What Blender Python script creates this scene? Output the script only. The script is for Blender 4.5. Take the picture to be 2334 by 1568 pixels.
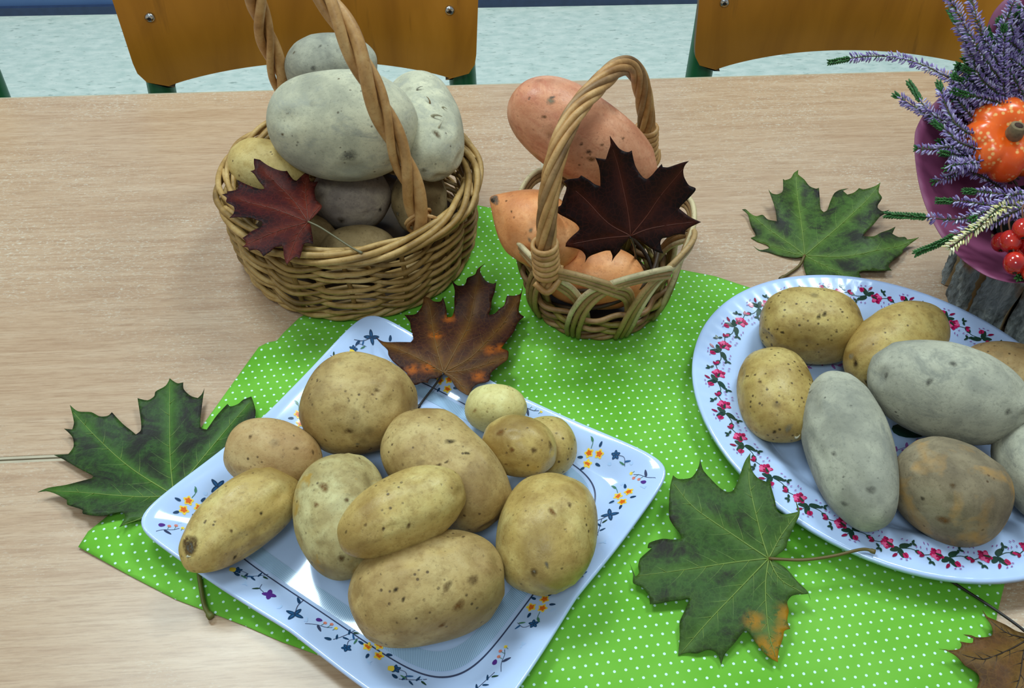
import bpy, bmesh, math, random
import numpy as np
from mathutils import Vector, Matrix
from mathutils.geometry import delaunay_2d_cdt

for o in list(bpy.data.objects):
    bpy.data.objects.remove(o)
SC = bpy.context.scene
COL = SC.collection

# ------------------------------------------------------------------ camera
F = 2340.0; PX, PY = 1167.0, 784.0          # focal length and centre in pixels of the 2334x1568 frame
T = 0.72                                    # table top height
H = 0.62                                    # camera above the table top
PITCH, ROLL, YAW = math.radians(46), math.radians(.75), math.radians(4.3)

def _rz(v, a):
    return np.array([v[0]*math.cos(a)-v[1]*math.sin(a), v[0]*math.sin(a)+v[1]*math.cos(a), v[2]])
_fw = np.array([0, math.cos(PITCH), -math.sin(PITCH)]); _rt = np.array([1., 0, 0]); _up = np.cross(_rt, _fw)
_R = math.cos(ROLL)*_rt+math.sin(ROLL)*_up; _U = -math.sin(ROLL)*_rt+math.cos(ROLL)*_up
FW, RT, UP = [_rz(v, -YAW) for v in (_fw, _R, _U)]
CAM = np.array([0, 0, T+H])
cd = bpy.data.cameras.new('camera'); co = bpy.data.objects.new('camera', cd); COL.objects.link(co)
cd.sensor_fit = 'HORIZONTAL'; cd.sensor_width = 36; cd.lens = F/2334*36; cd.clip_start = .02; cd.clip_end = 60
mw = Matrix.Identity(4)
for i in range(3):
    mw[i][0] = RT[i]; mw[i][1] = UP[i]; mw[i][2] = -FW[i]; mw[i][3] = CAM[i]
co.matrix_world = mw
SC.camera = co

def ray(x, y):
    d = FW*F+RT*(x-PX)-UP*(y-PY)
    return d/np.linalg.norm(d)
def at(x, y, z=0.):
    """world point on the horizontal plane z above the table top, seen at photo pixel x, y"""
    d = ray(x, y)
    return CAM+d*((T+z-CAM[2])/d[2])
def mpp(P):
    return float((np.asarray(P)-CAM) @ FW)/F

# ------------------------------------------------------------------ world, lights, exposure
GAIN = [1., 1., 1.]
def lin(c):
    return tuple(min(.95, g*((v/255)/12.92 if v/255 <= .04045 else ((v/255+.055)/1.055)**2.4)) for v, g in zip(c[:3], GAIN))
def gain(*g): GAIN[:] = g or (1., 1., 1.)
w = bpy.data.worlds.new('room_light'); SC.world = w; w.use_nodes = True
w.node_tree.nodes['Background'].inputs[0].default_value = (.80, .96, 1.0, 1)
w.node_tree.nodes['Background'].inputs[1].default_value = .39
SC.view_settings.view_transform = 'Standard'; SC.view_settings.look = 'None'
SC.view_settings.gamma = 1; SC.view_settings.use_curve_mapping = False
SC.view_settings.exposure = -.09
PAN = (-.63, 1.42)                          # the ceiling panel mirrored in the square plate
def panel(x, y, s, e):
    l = bpy.data.lights.new('ceiling_or_fill_panel', 'AREA'); l.shape = 'RECTANGLE'; l.size = s; l.size_y = s; l.energy = e
    l.color = (.78, .96, 1.0)
    o = bpy.data.objects.new('ceiling_or_fill_panel', l); COL.objects.link(o); o.location = (x, y, 2.9)
    return o
panel(PAN[0], PAN[1], .66, 37).rotation_euler = (0, 0, .35)
panel(PAN[0]+1.7, PAN[1]+.1, .66, 38)  # extra panel on the right, added as fill light
panel(PAN[0]-1.7, PAN[1]-.2, .66, 22)  # extra panel on the left, also added for fill
panel(PAN[0]+.3, PAN[1]-2.3, .66, 20)  # extra panel behind the camera, added to fill the front

# ------------------------------------------------------------------ material helper
class Mat:
    def __init__(s, name, rough=.5, spec=.5, coat=0, offs=False):
        s.m = bpy.data.materials.new(name); s.m.use_nodes = True
        s.t = s.m.node_tree; s.p = s.t.nodes['Principled BSDF']
        s.p.inputs['Roughness'].default_value = rough
        s.p.inputs['Specular IOR Level'].default_value = spec
        s.p.inputs['Coat Weight'].default_value = coat
        s.p.inputs['Coat Roughness'].default_value = .06
        tc = s.t.nodes.new('ShaderNodeTexCoord'); s.obj = tc.outputs['Object']
        if offs:
            oi = s.t.nodes.new('ShaderNodeObjectInfo')
            k = s.math('MULTIPLY', oi.outputs['Random'], 37.0)
            v = s.t.nodes.new('ShaderNodeVectorMath'); v.operation = 'ADD'
            s.t.links.new(tc.outputs['Object'], v.inputs[0]); s.t.links.new(k, v.inputs[1]); s.obj = v.outputs[0]
    def put(s, sock, v):
        if isinstance(v, bpy.types.NodeSocket): s.t.links.new(v, sock)
        elif isinstance(v, tuple) and len(v) == 3 and sock.type == 'RGBA': sock.default_value = (*v, 1)
        else: sock.default_value = v
    def n(s, ty, **pr):
        x = s.t.nodes.new(ty)
        for k, v in pr.items(): setattr(x, k, v)
        return x
    def math(s, op, a, b=0., c=0., clamp=False):
        x = s.n('ShaderNodeMath', operation=op, use_clamp=clamp)
        s.put(x.inputs[0], a); s.put(x.inputs[1], b); s.put(x.inputs[2], c); return x.outputs[0]
    def vmath(s, op, a, b=(0, 0, 0)):
        x = s.n('ShaderNodeVectorMath', operation=op); s.put(x.inputs[0], a); s.put(x.inputs[1], b)
        return x.outputs['Value'] if op in ('DOT_PRODUCT', 'LENGTH') else x.outputs[0]
    def map(s, scale=(1, 1, 1), rot=(0, 0, 0), vec=None):
        x = s.n('ShaderNodeMapping'); s.put(x.inputs[0], vec or s.obj)
        x.inputs['Scale'].default_value = scale; x.inputs['Rotation'].default_value = rot; return x.outputs[0]
    def noise(s, sc, det=3, ro=.5, vec=None, dist=0.):
        x = s.n('ShaderNodeTexNoise'); s.put(x.inputs['Vector'], vec or s.obj)
        x.inputs['Scale'].default_value = sc; x.inputs['Detail'].default_value = det
        x.inputs['Roughness'].default_value = ro; x.inputs['Distortion'].default_value = dist; return x.outputs['Fac']
    def vor(s, sc, vec=None, feat='F1', rnd=1.):
        x = s.n('ShaderNodeTexVoronoi', feature=feat); s.put(x.inputs['Vector'], vec or s.obj)
        x.inputs['Scale'].default_value = sc; x.inputs['Randomness'].default_value = rnd; return x
    def ramp(s, f, st, ip='LINEAR'):
        x = s.n('ShaderNodeValToRGB'); cr = x.color_ramp; cr.interpolation = ip
        while len(cr.elements) < len(st): cr.elements.new(.5)
        for e, (p_, c) in zip(cr.elements, st):
            e.position = p_; e.color = (c, c, c, 1) if isinstance(c, (int, float)) else (*c, 1)
        s.put(x.inputs[0], f); return x.outputs[0]
    def mix(s, f, a, b, mode='MIX'):
        x = s.n('ShaderNodeMix', data_type='RGBA', blend_type=mode)
        s.put(x.inputs['Factor'], f); s.put(x.inputs['A'], a); s.put(x.inputs['B'], b); return x.outputs['Result']
    def attr(s, nm):
        return s.n('ShaderNodeAttribute', attribute_name=nm).outputs['Fac']
    def col(s, c): s.put(s.p.inputs['Base Color'], c)
    def bump(s, h, st=.3, d=.002):
        x = s.n('ShaderNodeBump'); x.inputs['Strength'].default_value = st; x.inputs['Distance'].default_value = d
        s.put(x.inputs['Height'], h); s.t.links.new(x.outputs[0], s.p.inputs['Normal'])

def plain(name, c, rough=.5, var=.12, sc=60, **k):
    m = Mat(name, rough, offs=True, **k); L = lin(c)
    f = m.noise(sc, 3)
    m.col(m.ramp(f, [(.3, tuple(v*(1-var) for v in L)), (.7, tuple(min(1, v*(1+var)) for v in L))]))
    return m.m

# ------------------------------------------------------------------ mesh helpers
class MB:
    def __init__(s): s.v = []; s.f = []; s.mi = []
    def add(s, vs, fs, mi=0):
        b = len(s.v); s.v.extend([tuple(map(float, q)) for q in vs])
        for q in fs: s.f.append(tuple(b+i for i in q)); s.mi.append(mi)
    def box(s, x0, x1, y0, y1, z0, z1, mi=0):
        s.add([(x0, y0, z0), (x1, y0, z0), (x1, y1, z0), (x0, y1, z0), (x0, y0, z1), (x1, y0, z1), (x1, y1, z1), (x0, y1, z1)],
              [(0, 3, 2, 1), (4, 5, 6, 7), (0, 1, 5, 4), (1, 2, 6, 5), (2, 3, 7, 6), (3, 0, 4, 7)], mi)
    def tube(s, pts, rad, sides=8, closed=False, mi=0, flat=1.0, ref=None):
        P = np.asarray(pts, float); n = len(P)
        R = np.full(n, rad, float) if np.isscalar(rad) else np.asarray(rad, float)
        tg = (np.roll(P, -1, 0)-np.roll(P, 1, 0)) if closed else np.gradient(P, axis=0)
        tg /= np.linalg.norm(tg, axis=1)[:, None]+1e-12
        u = np.array(ref if ref is not None else ((0, 0, 1) if abs(tg[0][2]) < .9 else (1, 0, 0)), float)
        vs = []
        for i in range(n):
            if ref is not None and n > 0: u = np.array(ref, float)
            u = u-tg[i]*(u@tg[i]); u /= np.linalg.norm(u)+1e-12
            wv = np.cross(tg[i], u)
            for k in range(sides):
                a = 2*math.pi*k/sides
                vs.append(P[i]+R[i]*(math.cos(a)*u+math.sin(a)*wv*flat))
        fs = []
        m = n if closed else n-1
        for i in range(m):
            j = (i+1) % n
            for k in range(sides):
                l = (k+1) % sides
                fs.append((i*sides+k, i*sides+l, j*sides+l, j*sides+k))
        if not closed:
            fs.append(tuple(range(sides))[::-1]); fs.append(tuple((n-1)*sides+k for k in range(sides)))
        s.add(vs, fs, mi)
    def build(s, name, mats, parent=None, smooth=True, loc=None):
        me = bpy.data.meshes.new(name)
        V = np.array(s.v, float)
        if loc is not None: V = V-np.array(loc, float)
        me.from_pydata(V.tolist(), [], s.f)
        if not isinstance(mats, (list, tuple)): mats = [mats]
        for m in mats: me.materials.append(m)
        if len(mats) > 1: me.polygons.foreach_set('material_index', s.mi)
        if smooth: me.polygons.foreach_set('use_smooth', [True]*len(me.polygons))
        me.update()
        o = bpy.data.objects.new(name, me); COL.objects.link(o)
        if loc is not None: o.location = loc
        if parent is not None:
            o.parent = parent
            if loc is None: o.location = (0, 0, 0)
            o.matrix_parent_inverse = Matrix.Translation(-parent.location)
        return o

def tag(o, label=None, cat=None, group=None, kind=None):
    if label: o['label'] = label
    if cat: o['category'] = cat
    if group: o['group'] = group
    if kind: o['kind'] = kind
    return o
def thing(name, loc, label, cat, group=None):
    o = bpy.data.objects.new(name, None); COL.objects.link(o); o.location = tuple(map(float, loc)); o.empty_display_size = .02
    return tag(o, label, cat, group)
def bevel(o, w_=.002, seg=2):
    b = o.modifiers.new('bevel', 'BEVEL'); b.width = w_; b.segments = seg; b.limit_method = 'ANGLE'
    return o
def solid(o, th, off=-1):
    b = o.modifiers.new('solid', 'SOLIDIFY'); b.thickness = th; b.offset = off
    return o
def copy_tree(o, parent=None):
    c = o.copy(); COL.objects.link(c)
    if parent is not None: c.parent = parent; c.matrix_parent_inverse = o.matrix_parent_inverse.copy()
    for ch in list(o.children): copy_tree(ch, c)
    return c
def spline(pts, n=8):
    """Catmull-Rom through pts"""
    P = np.asarray(pts, float); P = np.vstack([2*P[0]-P[1], P, 2*P[-1]-P[-2]]); o = []
    for i in range(1, len(P)-2):
        for k in range(n):
            t = k/n; a, b, c, d = P[i-1:i+3]
            o.append(.5*((2*b)+(c-a)*t+(2*a-5*b+4*c-d)*t*t+(3*b-a-3*c+d)*t**3))
    o.append(P[-2]); return np.array(o)

# ------------------------------------------------------------------ structure: floor, wall
gain(1.36, 1.16, 1.13); m = Mat('floor_vinyl', .45)
f1 = m.noise(26, 4, .6, m.map((1, 2.2, 1))); f2 = m.noise(60, 3, .6, m.map((.6, 2, 1)))
c = m.ramp(f1, [(.35, lin((172, 196, 186))), (.65, lin((196, 214, 204)))])
c = m.mix(m.ramp(f2, [(.3, 1.), (.4, 0.)]), c, lin((140, 162, 152)))
m.col(c); FLOOR = m.m
b = MB(); b.box(-3.2, 3.2, -1.6, 2.62, -.05, 0)
tag(b.build('floor', FLOOR, smooth=False), kind='structure')
gain(); m = Mat('blue_wall_paint', .55); m.col(m.ramp(m.noise(6, 3), [(.3, lin((72, 100, 146))), (.7, lin((84, 112, 156)))])); WALL = m.m
DKBLUE = plain('dark_blue_skirting', (44, 58, 88), .5)
b = MB(); b.box(-3.2, 3.2, 0, .1, 0, 2.9)
o = tag(b.build('wall_back', WALL, smooth=False), kind='structure'); o.location = (0, 2.545, 0); o.rotation_euler = (0, 0, -.012)
b = MB(); b.box(-3.2, 3.2, -.012, 0, 0, .022)
o = tag(b.build('baseboard_back', DKBLUE, smooth=False), kind='structure'); o.location = (0, 2.545, 0); o.rotation_euler = (0, 0, -.012)

# ------------------------------------------------------------------ tables
gain(.80, .75, .73); m = Mat('beech_laminate', .36, .45)
g1 = m.noise(1, 4, .6, m.map((7, 130, 30)), .3); g2 = m.noise(1, 4, .65, m.map((34, 560, 60))); g3 = m.noise(1, 3, .6, m.map((90, 1100, 60)))
c = m.ramp(g1, [(.28, lin((190, 156, 124))), (.5, lin((203, 172, 140))), (.75, lin((212, 184, 154)))])
c = m.mix(m.ramp(g2, [(.36, .5), (.52, 0.)]), c, lin((166, 130, 98)))
c = m.mix(m.ramp(g3, [(.34, .28), (.5, 0.)]), c, lin((160, 124, 94)))
wn = m.noise(1, 6, .8, m.map((260, 620, 60)), .6); wm = m.noise(4.5, 4, .65, m.map((1, 1.6, 1)))
wear = m.math('MULTIPLY', m.ramp(wn, [(.54, 0.), (.60, 1.)]), m.ramp(wm, [(.42, .06), (.62, .85)]))
c = m.mix(wear, c, lin((226, 218, 198)))
m.col(c); m.put(m.p.inputs['Roughness'], m.ramp(wm, [(.3, .28), (.7, .37)]))
m.bump(m.math('ADD', wn, m.math('MULTIPLY', g3, .5)), .06, .0006); WOOD = m.m; gain()
EDGE = plain('edge_band_plastic', (172, 156, 130), .45)
STEELG = plain('green_painted_steel', (16, 92, 52), .35, .08)
def table(x0, x1, y0, y1, label):
    t = thing('school_table', ((x0+x1)/2, (y0+y1)/2, 0), label, 'table', 'school tables pushed together')
    e = .0025
    b = MB(); b.box(x0+e, x1-e, y0+e, y1-e, T-.022, T); b.build('tabletop', WOOD, t, False)
    for q in ((x0, x1, y0, y0+e), (x0, x1, y1-e, y1), (x0, x0+e, y0+e, y1-e), (x1-e, x1, y0+e, y1-e)):
        b = MB(); b.box(*q, T-.022, T-.0004); b.build('edge_band', EDGE, t, False)
    for sx in (x0+.06, x1-.06):
        for sy in (y0+.05, y1-.05):
            b = MB(); b.tube([(sx, sy, 0), (sx, sy, T-.022)], .016, 14); b.build('leg', STEELG, t)
    for sy in (y0+.05, y1-.05):
        b = MB(); b.box(x0+.06, x1-.06, sy-.01, sy+.01, T-.062, T-.022); b.build('apron', STEELG, t, False)
    return t
GX = .097
table(GX-1.3, GX-.004, .4985, .9995, 'beech school table at the back left under the big round basket')
table(GX+.004, GX+1.304, .4985, 1.002, 'beech school table at the back right under the heather arrangement')
table(GX-1.3, GX-.001, -.02, .4970, 'beech school table at the front left beneath the square plate corner')
table(GX+.001, GX+1.301, -.02, .4970, 'beech school table at the front right beneath the lower edge of oval plate')

# ------------------------------------------------------------------ chairs
gain(1.3, 1.17, .8); m = Mat('stained_plywood', .33, .4)
g = m.noise(1, 4, .6, m.map((16, 30, 3)), .5); g2 = m.noise(1, 4, .6, m.map((70, 60, 6)))
c = m.ramp(g, [(.3, lin((150, 100, 28))), (.55, lin((172, 118, 38))), (.8, lin((188, 132, 52)))])
c = m.mix(m.ramp(g2, [(.62, 0.), (.75, .45)]), c, lin((96, 62, 20)))
m.col(c); PLY = m.m; gain()
PLYEDGE = plain('plywood_edge', (120, 96, 66), .7)
CHROME = Mat('chrome_screw', .22); CHROME.p.inputs['Metallic'].default_value = 1; CHROME.col(lin((205, 208, 212))); CHROME = CHROME.m
BLACK = plain('dark_socket', (20, 20, 22), .6)
def chair_proto(label):
    """origin on the floor under the middle of the backrest's lower edge; faces -y"""
    t = thing('school_chair', (0, 0, 0), label, 'chair', 'school chairs behind the tables')
    ZB = .675; HB = .205; W = .205; REC = math.radians(4)
    def shp(x, h):          # curved, reclined panel
        return (x, .040*(1-(x/W)**2)+h*math.tan(REC), ZB+h)
    NX, NZ = 36, 16; b = MB(); top = []
    for side in (0, 1):
        base = len(b.v)
        for j in range(NZ+1):
            for i in range(NX+1):
                a = -1+2*i/NX; v = j/NZ
                half = W*(1-.05*(1-v))            # a little narrower at the bottom
                rr = .035; hh = v*HB
                lo = .014*(1-abs(a)**2.2)+0        # lower edge arches up in the middle
                h = lo+(HB-lo)*v
                dd = min(h if abs(a) > .5 else 1, HB-h)
                ins = 0
                if dd < rr: ins = rr-math.sqrt(max(0, rr*rr-(rr-max(dd, 0))**2))
                x = a*(half-ins*abs(a)**6)
                p_ = shp(x, h); b.v.append((p_[0], p_[1]+(.011 if side else 0), p_[2]))
        for j in range(NZ):
            for i in range(NX):
                q = base+j*(NX+1)+i
                fc = (q, q+1, q+NX+2, q+NX+1)
                b.f.append(fc if not side else fc[::-1]); b.mi.append(0)
    n1 = (NX+1)*(NZ+1)
    loop = [i for i in range(NX+1)]+[j*(NX+1)+NX for j in range(1, NZ+1)]+[NZ*(NX+1)+i for i in range(NX-1, -1, -1)]+[j*(NX+1) for j in range(NZ-1, 0, -1)]
    for i in range(len(loop)):
        a, c_ = loop[i], loop[(i+1) % len(loop)]
        b.f.append((c_, a, a+n1, c_+n1)); b.mi.append(1)
    bk = b.build('backrest', [PLY, PLYEDGE], t)
    md = bk.modifiers.new('e', 'EDGE_SPLIT'); md.split_angle = math.radians(40)
    for sx in (-1, 1):
        for hz in (.088, .15):
            p_ = shp(sx*.168, hz); b = MB()
            b.tube([(p_[0], p_[1]+.001, p_[2]), (p_[0], p_[1]-.002, p_[2]), (p_[0], p_[1]-.0035, p_[2]-.0002)], [.0056, .0056, .0038], 18)
            sc = b.build('screw', CHROME, t)
            b = MB(); b.tube([(p_[0], p_[1]-.0032, p_[2]), (p_[0], p_[1]-.0042, p_[2])], .0022, 6); b.build('screw_socket', BLACK, sc, False)
        # rear upright, bends down into the back leg
        b = MB()
        x1 = sx*.178
        pts = spline([shp(x1, HB-.03), shp(x1, .06), (x1*1.02, shp(x1, 0)[1]-.006, ZB-.05), (x1*1.03, -.02, .42), (x1*1.04, .06, .012)], 8)
        pts[:, 1] += .026
        b.tube(pts, .0165, 14, flat=1.0); b.build('rear_leg', STEELG, t)
        b = MB(); b.tube([(x1*.98, -.36, .43), (x1*1.0, -.39, .012)], .0125, 12); b.build('front_leg', STEELG, t)
        b = MB(); b.tube([(x1*1.0, .0, .415), (x1*.98, -.36, .425)], .0125, 12); b.build('side_rail', STEELG, t)
    b = MB(); NX = 16; NY = 14
    for j in range(NY+1):
        for i in range(NX+1):
            a = -1+2*i/NX; v = -1+2*j/NY
            k = .19*(1-.10*abs(v)**4); b.v.append((a*k*(1-.06*abs(v)**5), -.2+v*.19*(1-.08*abs(a)**5), .44-.012*(1-a*a)*(1-v*v)))
    for j in range(NY):
        for i in range(NX):
            q = j*(NX+1)+i; b.f.append((q, q+1, q+NX+2, q+NX+1)); b.mi.append(0)
    solid(b.build('seat', PLY, t), .011)
    return t
cl = at(725, 186, -.045)
ch = chair_proto('ochre plywood school chair directly behind the big round basket')
ch.location = (cl[0]-.008, cl[1]-.02, 0); ch.rotation_euler = (0, 0, math.radians(0))
ch2 = copy_tree(ch); ch2['label'] = 'ochre plywood school chair on the right, partly behind the heather'
c2 = at(1880, 160, -.045); ch2.location = (c2[0]+.03, c2[1]-.02, 0); ch2.rotation_euler = (0, 0, math.radians(-3))
ch3 = copy_tree(ch); ch3['label'] = 'school chair at the far left, only its green tube in view'
c3 = at(8, 205, -.04); ch3.location = (c3[0]-.2, c3[1]-.02, 0)

# ------------------------------------------------------------------ green polka-dot cloth
def pip(P, poly):
    P = np.asarray(P); x, y = P[:, 0], P[:, 1]; ins = np.zeros(len(P), bool); n = len(poly); j = n-1
    for i in range(n):
        xi, yi = poly[i]; xj, yj = poly[j]
        cnd = ((yi > y) != (yj > y)) & (x < (xj-xi)*(y-yi)/((yj-yi)+1e-15)+xi)
        ins ^= cnd; j = i
    return ins
def dseg(P, A, B):
    """distance of points P (n,2) to the nearest of segments A->B"""
    P = np.asarray(P); best = np.full(len(P), 9.)
    for a, b_ in zip(A, B):
        a = np.asarray(a); d = np.asarray(b_)-a; L = d@d+1e-15
        t = np.clip(((P-a)@d)/L, 0, 1)
        best = np.minimum(best, np.linalg.norm(P-a-t[:, None]*d, axis=1))
    return best
def cdt(poly, step, seed=0):
    poly = np.asarray(poly); rnd = np.random.RandomState(seed)
    lo, hi = poly.min(0), poly.max(0)
    gx, gy = np.meshgrid(np.arange(lo[0], hi[0], step), np.arange(lo[1], hi[1], step))
    G = np.c_[gx.ravel(), gy.ravel()]; G = G+rnd.uniform(-.25, .25, G.shape)*step
    G = G[pip(G, poly)]
    G = G[dseg(G, poly, np.roll(poly, -1, 0)) > step*.45]
    V = [Vector(q) for q in poly]+[Vector(q) for q in G]
    n = len(poly)
    r_ = delaunay_2d_cdt(V, [], [list(range(n))], 1, 1e-7)
    return np.array([tuple(q) for q in r_[0]]), [tuple(f) for f in r_[2]]
_e = [at(*q)[:2] for q in ((180, 1250), (203, 1216), (245, 1180), (330, 1100), (460, 975), (525, 885), (560, 835), (592, 800), (612, 787), (632, 782), (648, 760), (682, 726))]
_e += [np.array(q) for q in ((-.09, .672), (-.04, .712), (.0, .748), (.024, .783))]
_e += [at(*q)[:2] for q in ((1142, 481), (1300, 560), (1470, 600), (1560, 618), (1630, 632), (1692, 652))]
_e += [np.array(q) for q in ((.34, .61), (.483, .54))]
_e += [at(2292, 1318)[:2], at(2272, 1400)[:2], at(2262, 1470)[:2], np.array((.246, .145))]
_e += [np.array((.05, .247))]+[at(*q)[:2] for q in ((740, 1500), (640, 1463), (560, 1428), (400, 1367), (290, 1310))]
CLP = np.array(_e)
def crease(P, a, b_, wd, hgt):
    a = at(*a)[:2]; b_ = at(*b_)[:2]
    return hgt*np.exp(-(dseg(P, [a], [b_])/wd)**2)
def cloth_z(P):
    P = np.asarray(P)
    z = .0012+.0005*np.sin(P[:, 0]*47+P[:, 1]*31)*np.sin(P[:, 1]*53-P[:, 0]*17)
    z += crease(P, (1545, 760), (1372, 985), .004, .0022)+crease(P, (1180, 790), (1440, 850), .006, .0014)
    z += crease(P, (590, 800), (700, 790), .008, .0035)+crease(P, (230, 1215), (330, 1200), .007, .003)
    z += crease(P, (200, 1240), (270, 1260), .006, .0022)+crease(P, (1250, 1440), (1340, 1450), .008, .0012)
    z += crease(P, (1130, 560), (1160, 700), .006, .0018)+crease(P, (1550, 640), (1600, 700), .006, .0016)
    z += crease(P, (1640, 1100), (1560, 1010), .006, .002)+crease(P, (1900, 1500), (1600, 1560), .01, .0014)
    return np.maximum(z, .0006)
_q0 = at(1340, 1420)[:2]; LR = at(1365, 1416.3)[:2]-_q0; LS = at(1353.3, 1440.4)[:2]-_q0
_det = LR[0]*LS[1]-LR[1]*LS[0]
gain(1.05, .84, 2.0); m = Mat('polka_dot_cotton', .85, .25)
ru = (LS[1]/_det, -LS[0]/_det, 0.); rv = (-LR[1]/_det, LR[0]/_det, 0.)
def frac5(v): return m.math('SUBTRACT', m.math('FRACT', v), .5)
fu = frac5(m.math('ADD', m.vmath('DOT_PRODUCT', m.obj, ru), 100.)); fv = frac5(m.math('ADD', m.vmath('DOT_PRODUCT', m.obj, rv), 100.))
dx = m.math('ADD', m.math('MULTIPLY', fu, float(LR[0])), m.math('MULTIPLY', fv, float(LS[0])))
dy = m.math('ADD', m.math('MULTIPLY', fu, float(LR[1])), m.math('MULTIPLY', fv, float(LS[1])))
dist = m.math('SQRT', m.math('ADD', m.math('MULTIPLY', dx, dx), m.math('MULTIPLY', dy, dy)))
dot = m.math('MULTIPLY_ADD', dist, -4500., 4.6, True)
gcol = m.ramp(m.noise(14, 3), [(.3, lin((98, 184, 28))), (.7, lin((122, 204, 48)))])
wv = m.math('SINE', m.math('MULTIPLY', m.vmath('DOT_PRODUCT', m.obj, tuple(float(q)/float(np.linalg.norm(LR)) for q in (LR[0], LR[1], 0))), 6500.))
wv2 = m.math('SINE', m.math('MULTIPLY', m.vmath('DOT_PRODUCT', m.obj, (float(-LR[1]/np.linalg.norm(LR)), float(LR[0]/np.linalg.norm(LR)), 0.)), 6500.))
gcol = m.mix(m.math('MULTIPLY_ADD', wv, .1, .1), gcol, lin((70, 140, 14)))
m.col(m.mix(dot, gcol, (.62, .86, .78))); m.bump(m.math('ADD', wv, wv2), .12, .0004); CLOTH = m.m; gain()
vv, ff = cdt(CLP, .0055)
zz = cloth_z(vv)
b = MB(); b.v = [(float(p_[0]), float(p_[1]), float(z)) for p_, z in zip(vv, zz)]; b.f = [f for f in ff]; b.mi = [0]*len(ff)
o = b.build('tablecloth', CLOTH); o.location = (0, 0, T+.0001); solid(o, .0005, -1)
tag(o, 'bright green cotton cloth with small white polka dots', 'cloth')

# ------------------------------------------------------------------ square plate
PLATE = Mat('glazed_white_melamine', .12, .5, .3); PLATE.col((.48, .60, .87)); PLATE = PLATE.m
DEC = {}
for k, c in dict(navy=(26, 62, 98), blue=(40, 90, 140), paleblue=(176, 202, 240), orange=(226, 104, 30), yellow=(246, 208, 70), green=(70, 120, 92), dgreen=(32, 62, 48),
                 purple=(84, 42, 128), pink=(222, 128, 112), magenta=(190, 28, 88), dmagenta=(140, 14, 62), lpink=(226, 90, 140), mauve=(150, 90, 160), slate=(58, 66, 96)).items():
    dm = Mat('print_'+k, .14, .5, .3); dm.col(lin(c)); DEC[k] = dm.m
PC = np.array((-.039, .433)); EU = np.array((.152, .195)); EU /= np.linalg.norm(EU); EV = np.array((EU[1], -EU[0])); HU, HV = .1290, .1440
def sq_boundary(th):
    """outline of the plate: rounded rectangle with drawn-in sides"""
    c, s = math.cos(th), math.sin(th)
    n = 16.0
    r = (abs(c)**n+abs(s)**n)**(-1/n)
    k = abs(math.sin(2*th))
    r *= 1-.032*(1-k**1.2)
    return r*c, r*s
SQT = np.linspace(0, 2*math.pi, 2049); SQR = np.array([math.hypot(*sq_boundary(t)) for t in SQT])
def sq_height(t, th):
    c4 = abs(math.sin(2*th))**6
    z = .0044+.0042*max(0, 1-(t/.78)**2)
    if t > .76:
        q = min(1, (t-.76)/.24); z += (.011+.006*c4)*(q*q*(3-2*q)*.75+q*q*.25)
    return z
def sq_z(u, v):
    th = math.atan2(v/HV, u/HU) % (2*math.pi); r = math.hypot(u/HU, v/HV)
    return sq_height(r/np.interp(th, SQT, SQR), th)
sqp = thing('square_plate', (PC[0], PC[1], T), 'white square plate with blue and orange flowers around its rim', 'plate')
def sq_clip(u, v):
    th = math.atan2(v/HV, u/HU) % (2*math.pi); t = math.hypot(u/HU, v/HV)/np.interp(th, SQT, SQR)
    return (u, v) if t < .965 else (u*.965/t, v*.965/t)
def sq_world(u, v, z): q = PC+EU*u+EV*v; return (q[0], q[1], T+.0012+z)
b = MB(); NT, NR = 360, 44
b.v.append(sq_world(0, 0, sq_height(0, 0)))
for i in range(1, NR+1):
    t = i/NR
    for k in range(NT):
        th = 2*math.pi*k/NT; x, y = sq_boundary(th)
        b.v.append(sq_world(x*t*HU, y*t*HV, sq_height(t, th)))
for k in range(NT): b.f.append((0, 1+(k+1) % NT, 1+k))
for i in range(NR-1):
    for k in range(NT):
        a, c = 1+i*NT+k, 1+i*NT+(k+1) % NT; b.f.append((a, c, c+NT, a+NT))
b.mi = [0]*len(b.f)
b.f = [q[::-1] for q in b.f]
o = b.build('dish', PLATE, sqp); solid(o, .0035, -1)
bv = o.modifiers.new('bevel', 'BEVEL'); bv.width = .0012; bv.segments = 2; bv.limit_method = 'ANGLE'; bv.angle_limit = 1.0
# flip check: normals must point up
if o.data.polygons[0].normal.z < 0: o.data.flip_normals()
def ring(t0, t1, mat, name, nn=480, dz=.00025):
    b = MB()
    me_uv = []
    S = 0; prev = None
    for k in range(nn+1):
        th = 2*math.pi*k/nn; x, y = sq_boundary(th)
        # inside band corners are rounder than the rim
        rr = (abs(math.cos(th))**6+abs(math.sin(th))**6)**(-1/6); x, y = rr*math.cos(th), rr*math.sin(th)
        p_ = np.array((x*HU*t0, y*HV*t0))
        if prev is not None: S += np.linalg.norm(p_-prev)
        prev = p_; me_uv.append(S)
        for t in (t0, (t0*2+t1)/3, (t0+2*t1)/3, t1):
            u, v = x*HU*t, y*HV*t; b.v.append(sq_world(u, v, sq_z(u, v)+dz))
    for k in range(nn):
        for j in range(3):
            q = k*4+j; b.f.append((q, q+1, q+5, q+4)); b.mi.append(0)
    o = b.build(name, mat, sqp)
    at_ = o.data.attributes.new('arc', 'FLOAT', 'POINT'); at_.data.foreach_set('value', [me_uv[i//4] for i in range(len(b.v))])
    if o.data.polygons[0].normal.z < 0: o.data.flip_normals()
    return o
m = Mat('printed_line_band', .14, .5, .3)
st = m.math('SINE', m.math('MULTIPLY', m.attr('arc'), 2*math.pi*850.))
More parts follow.
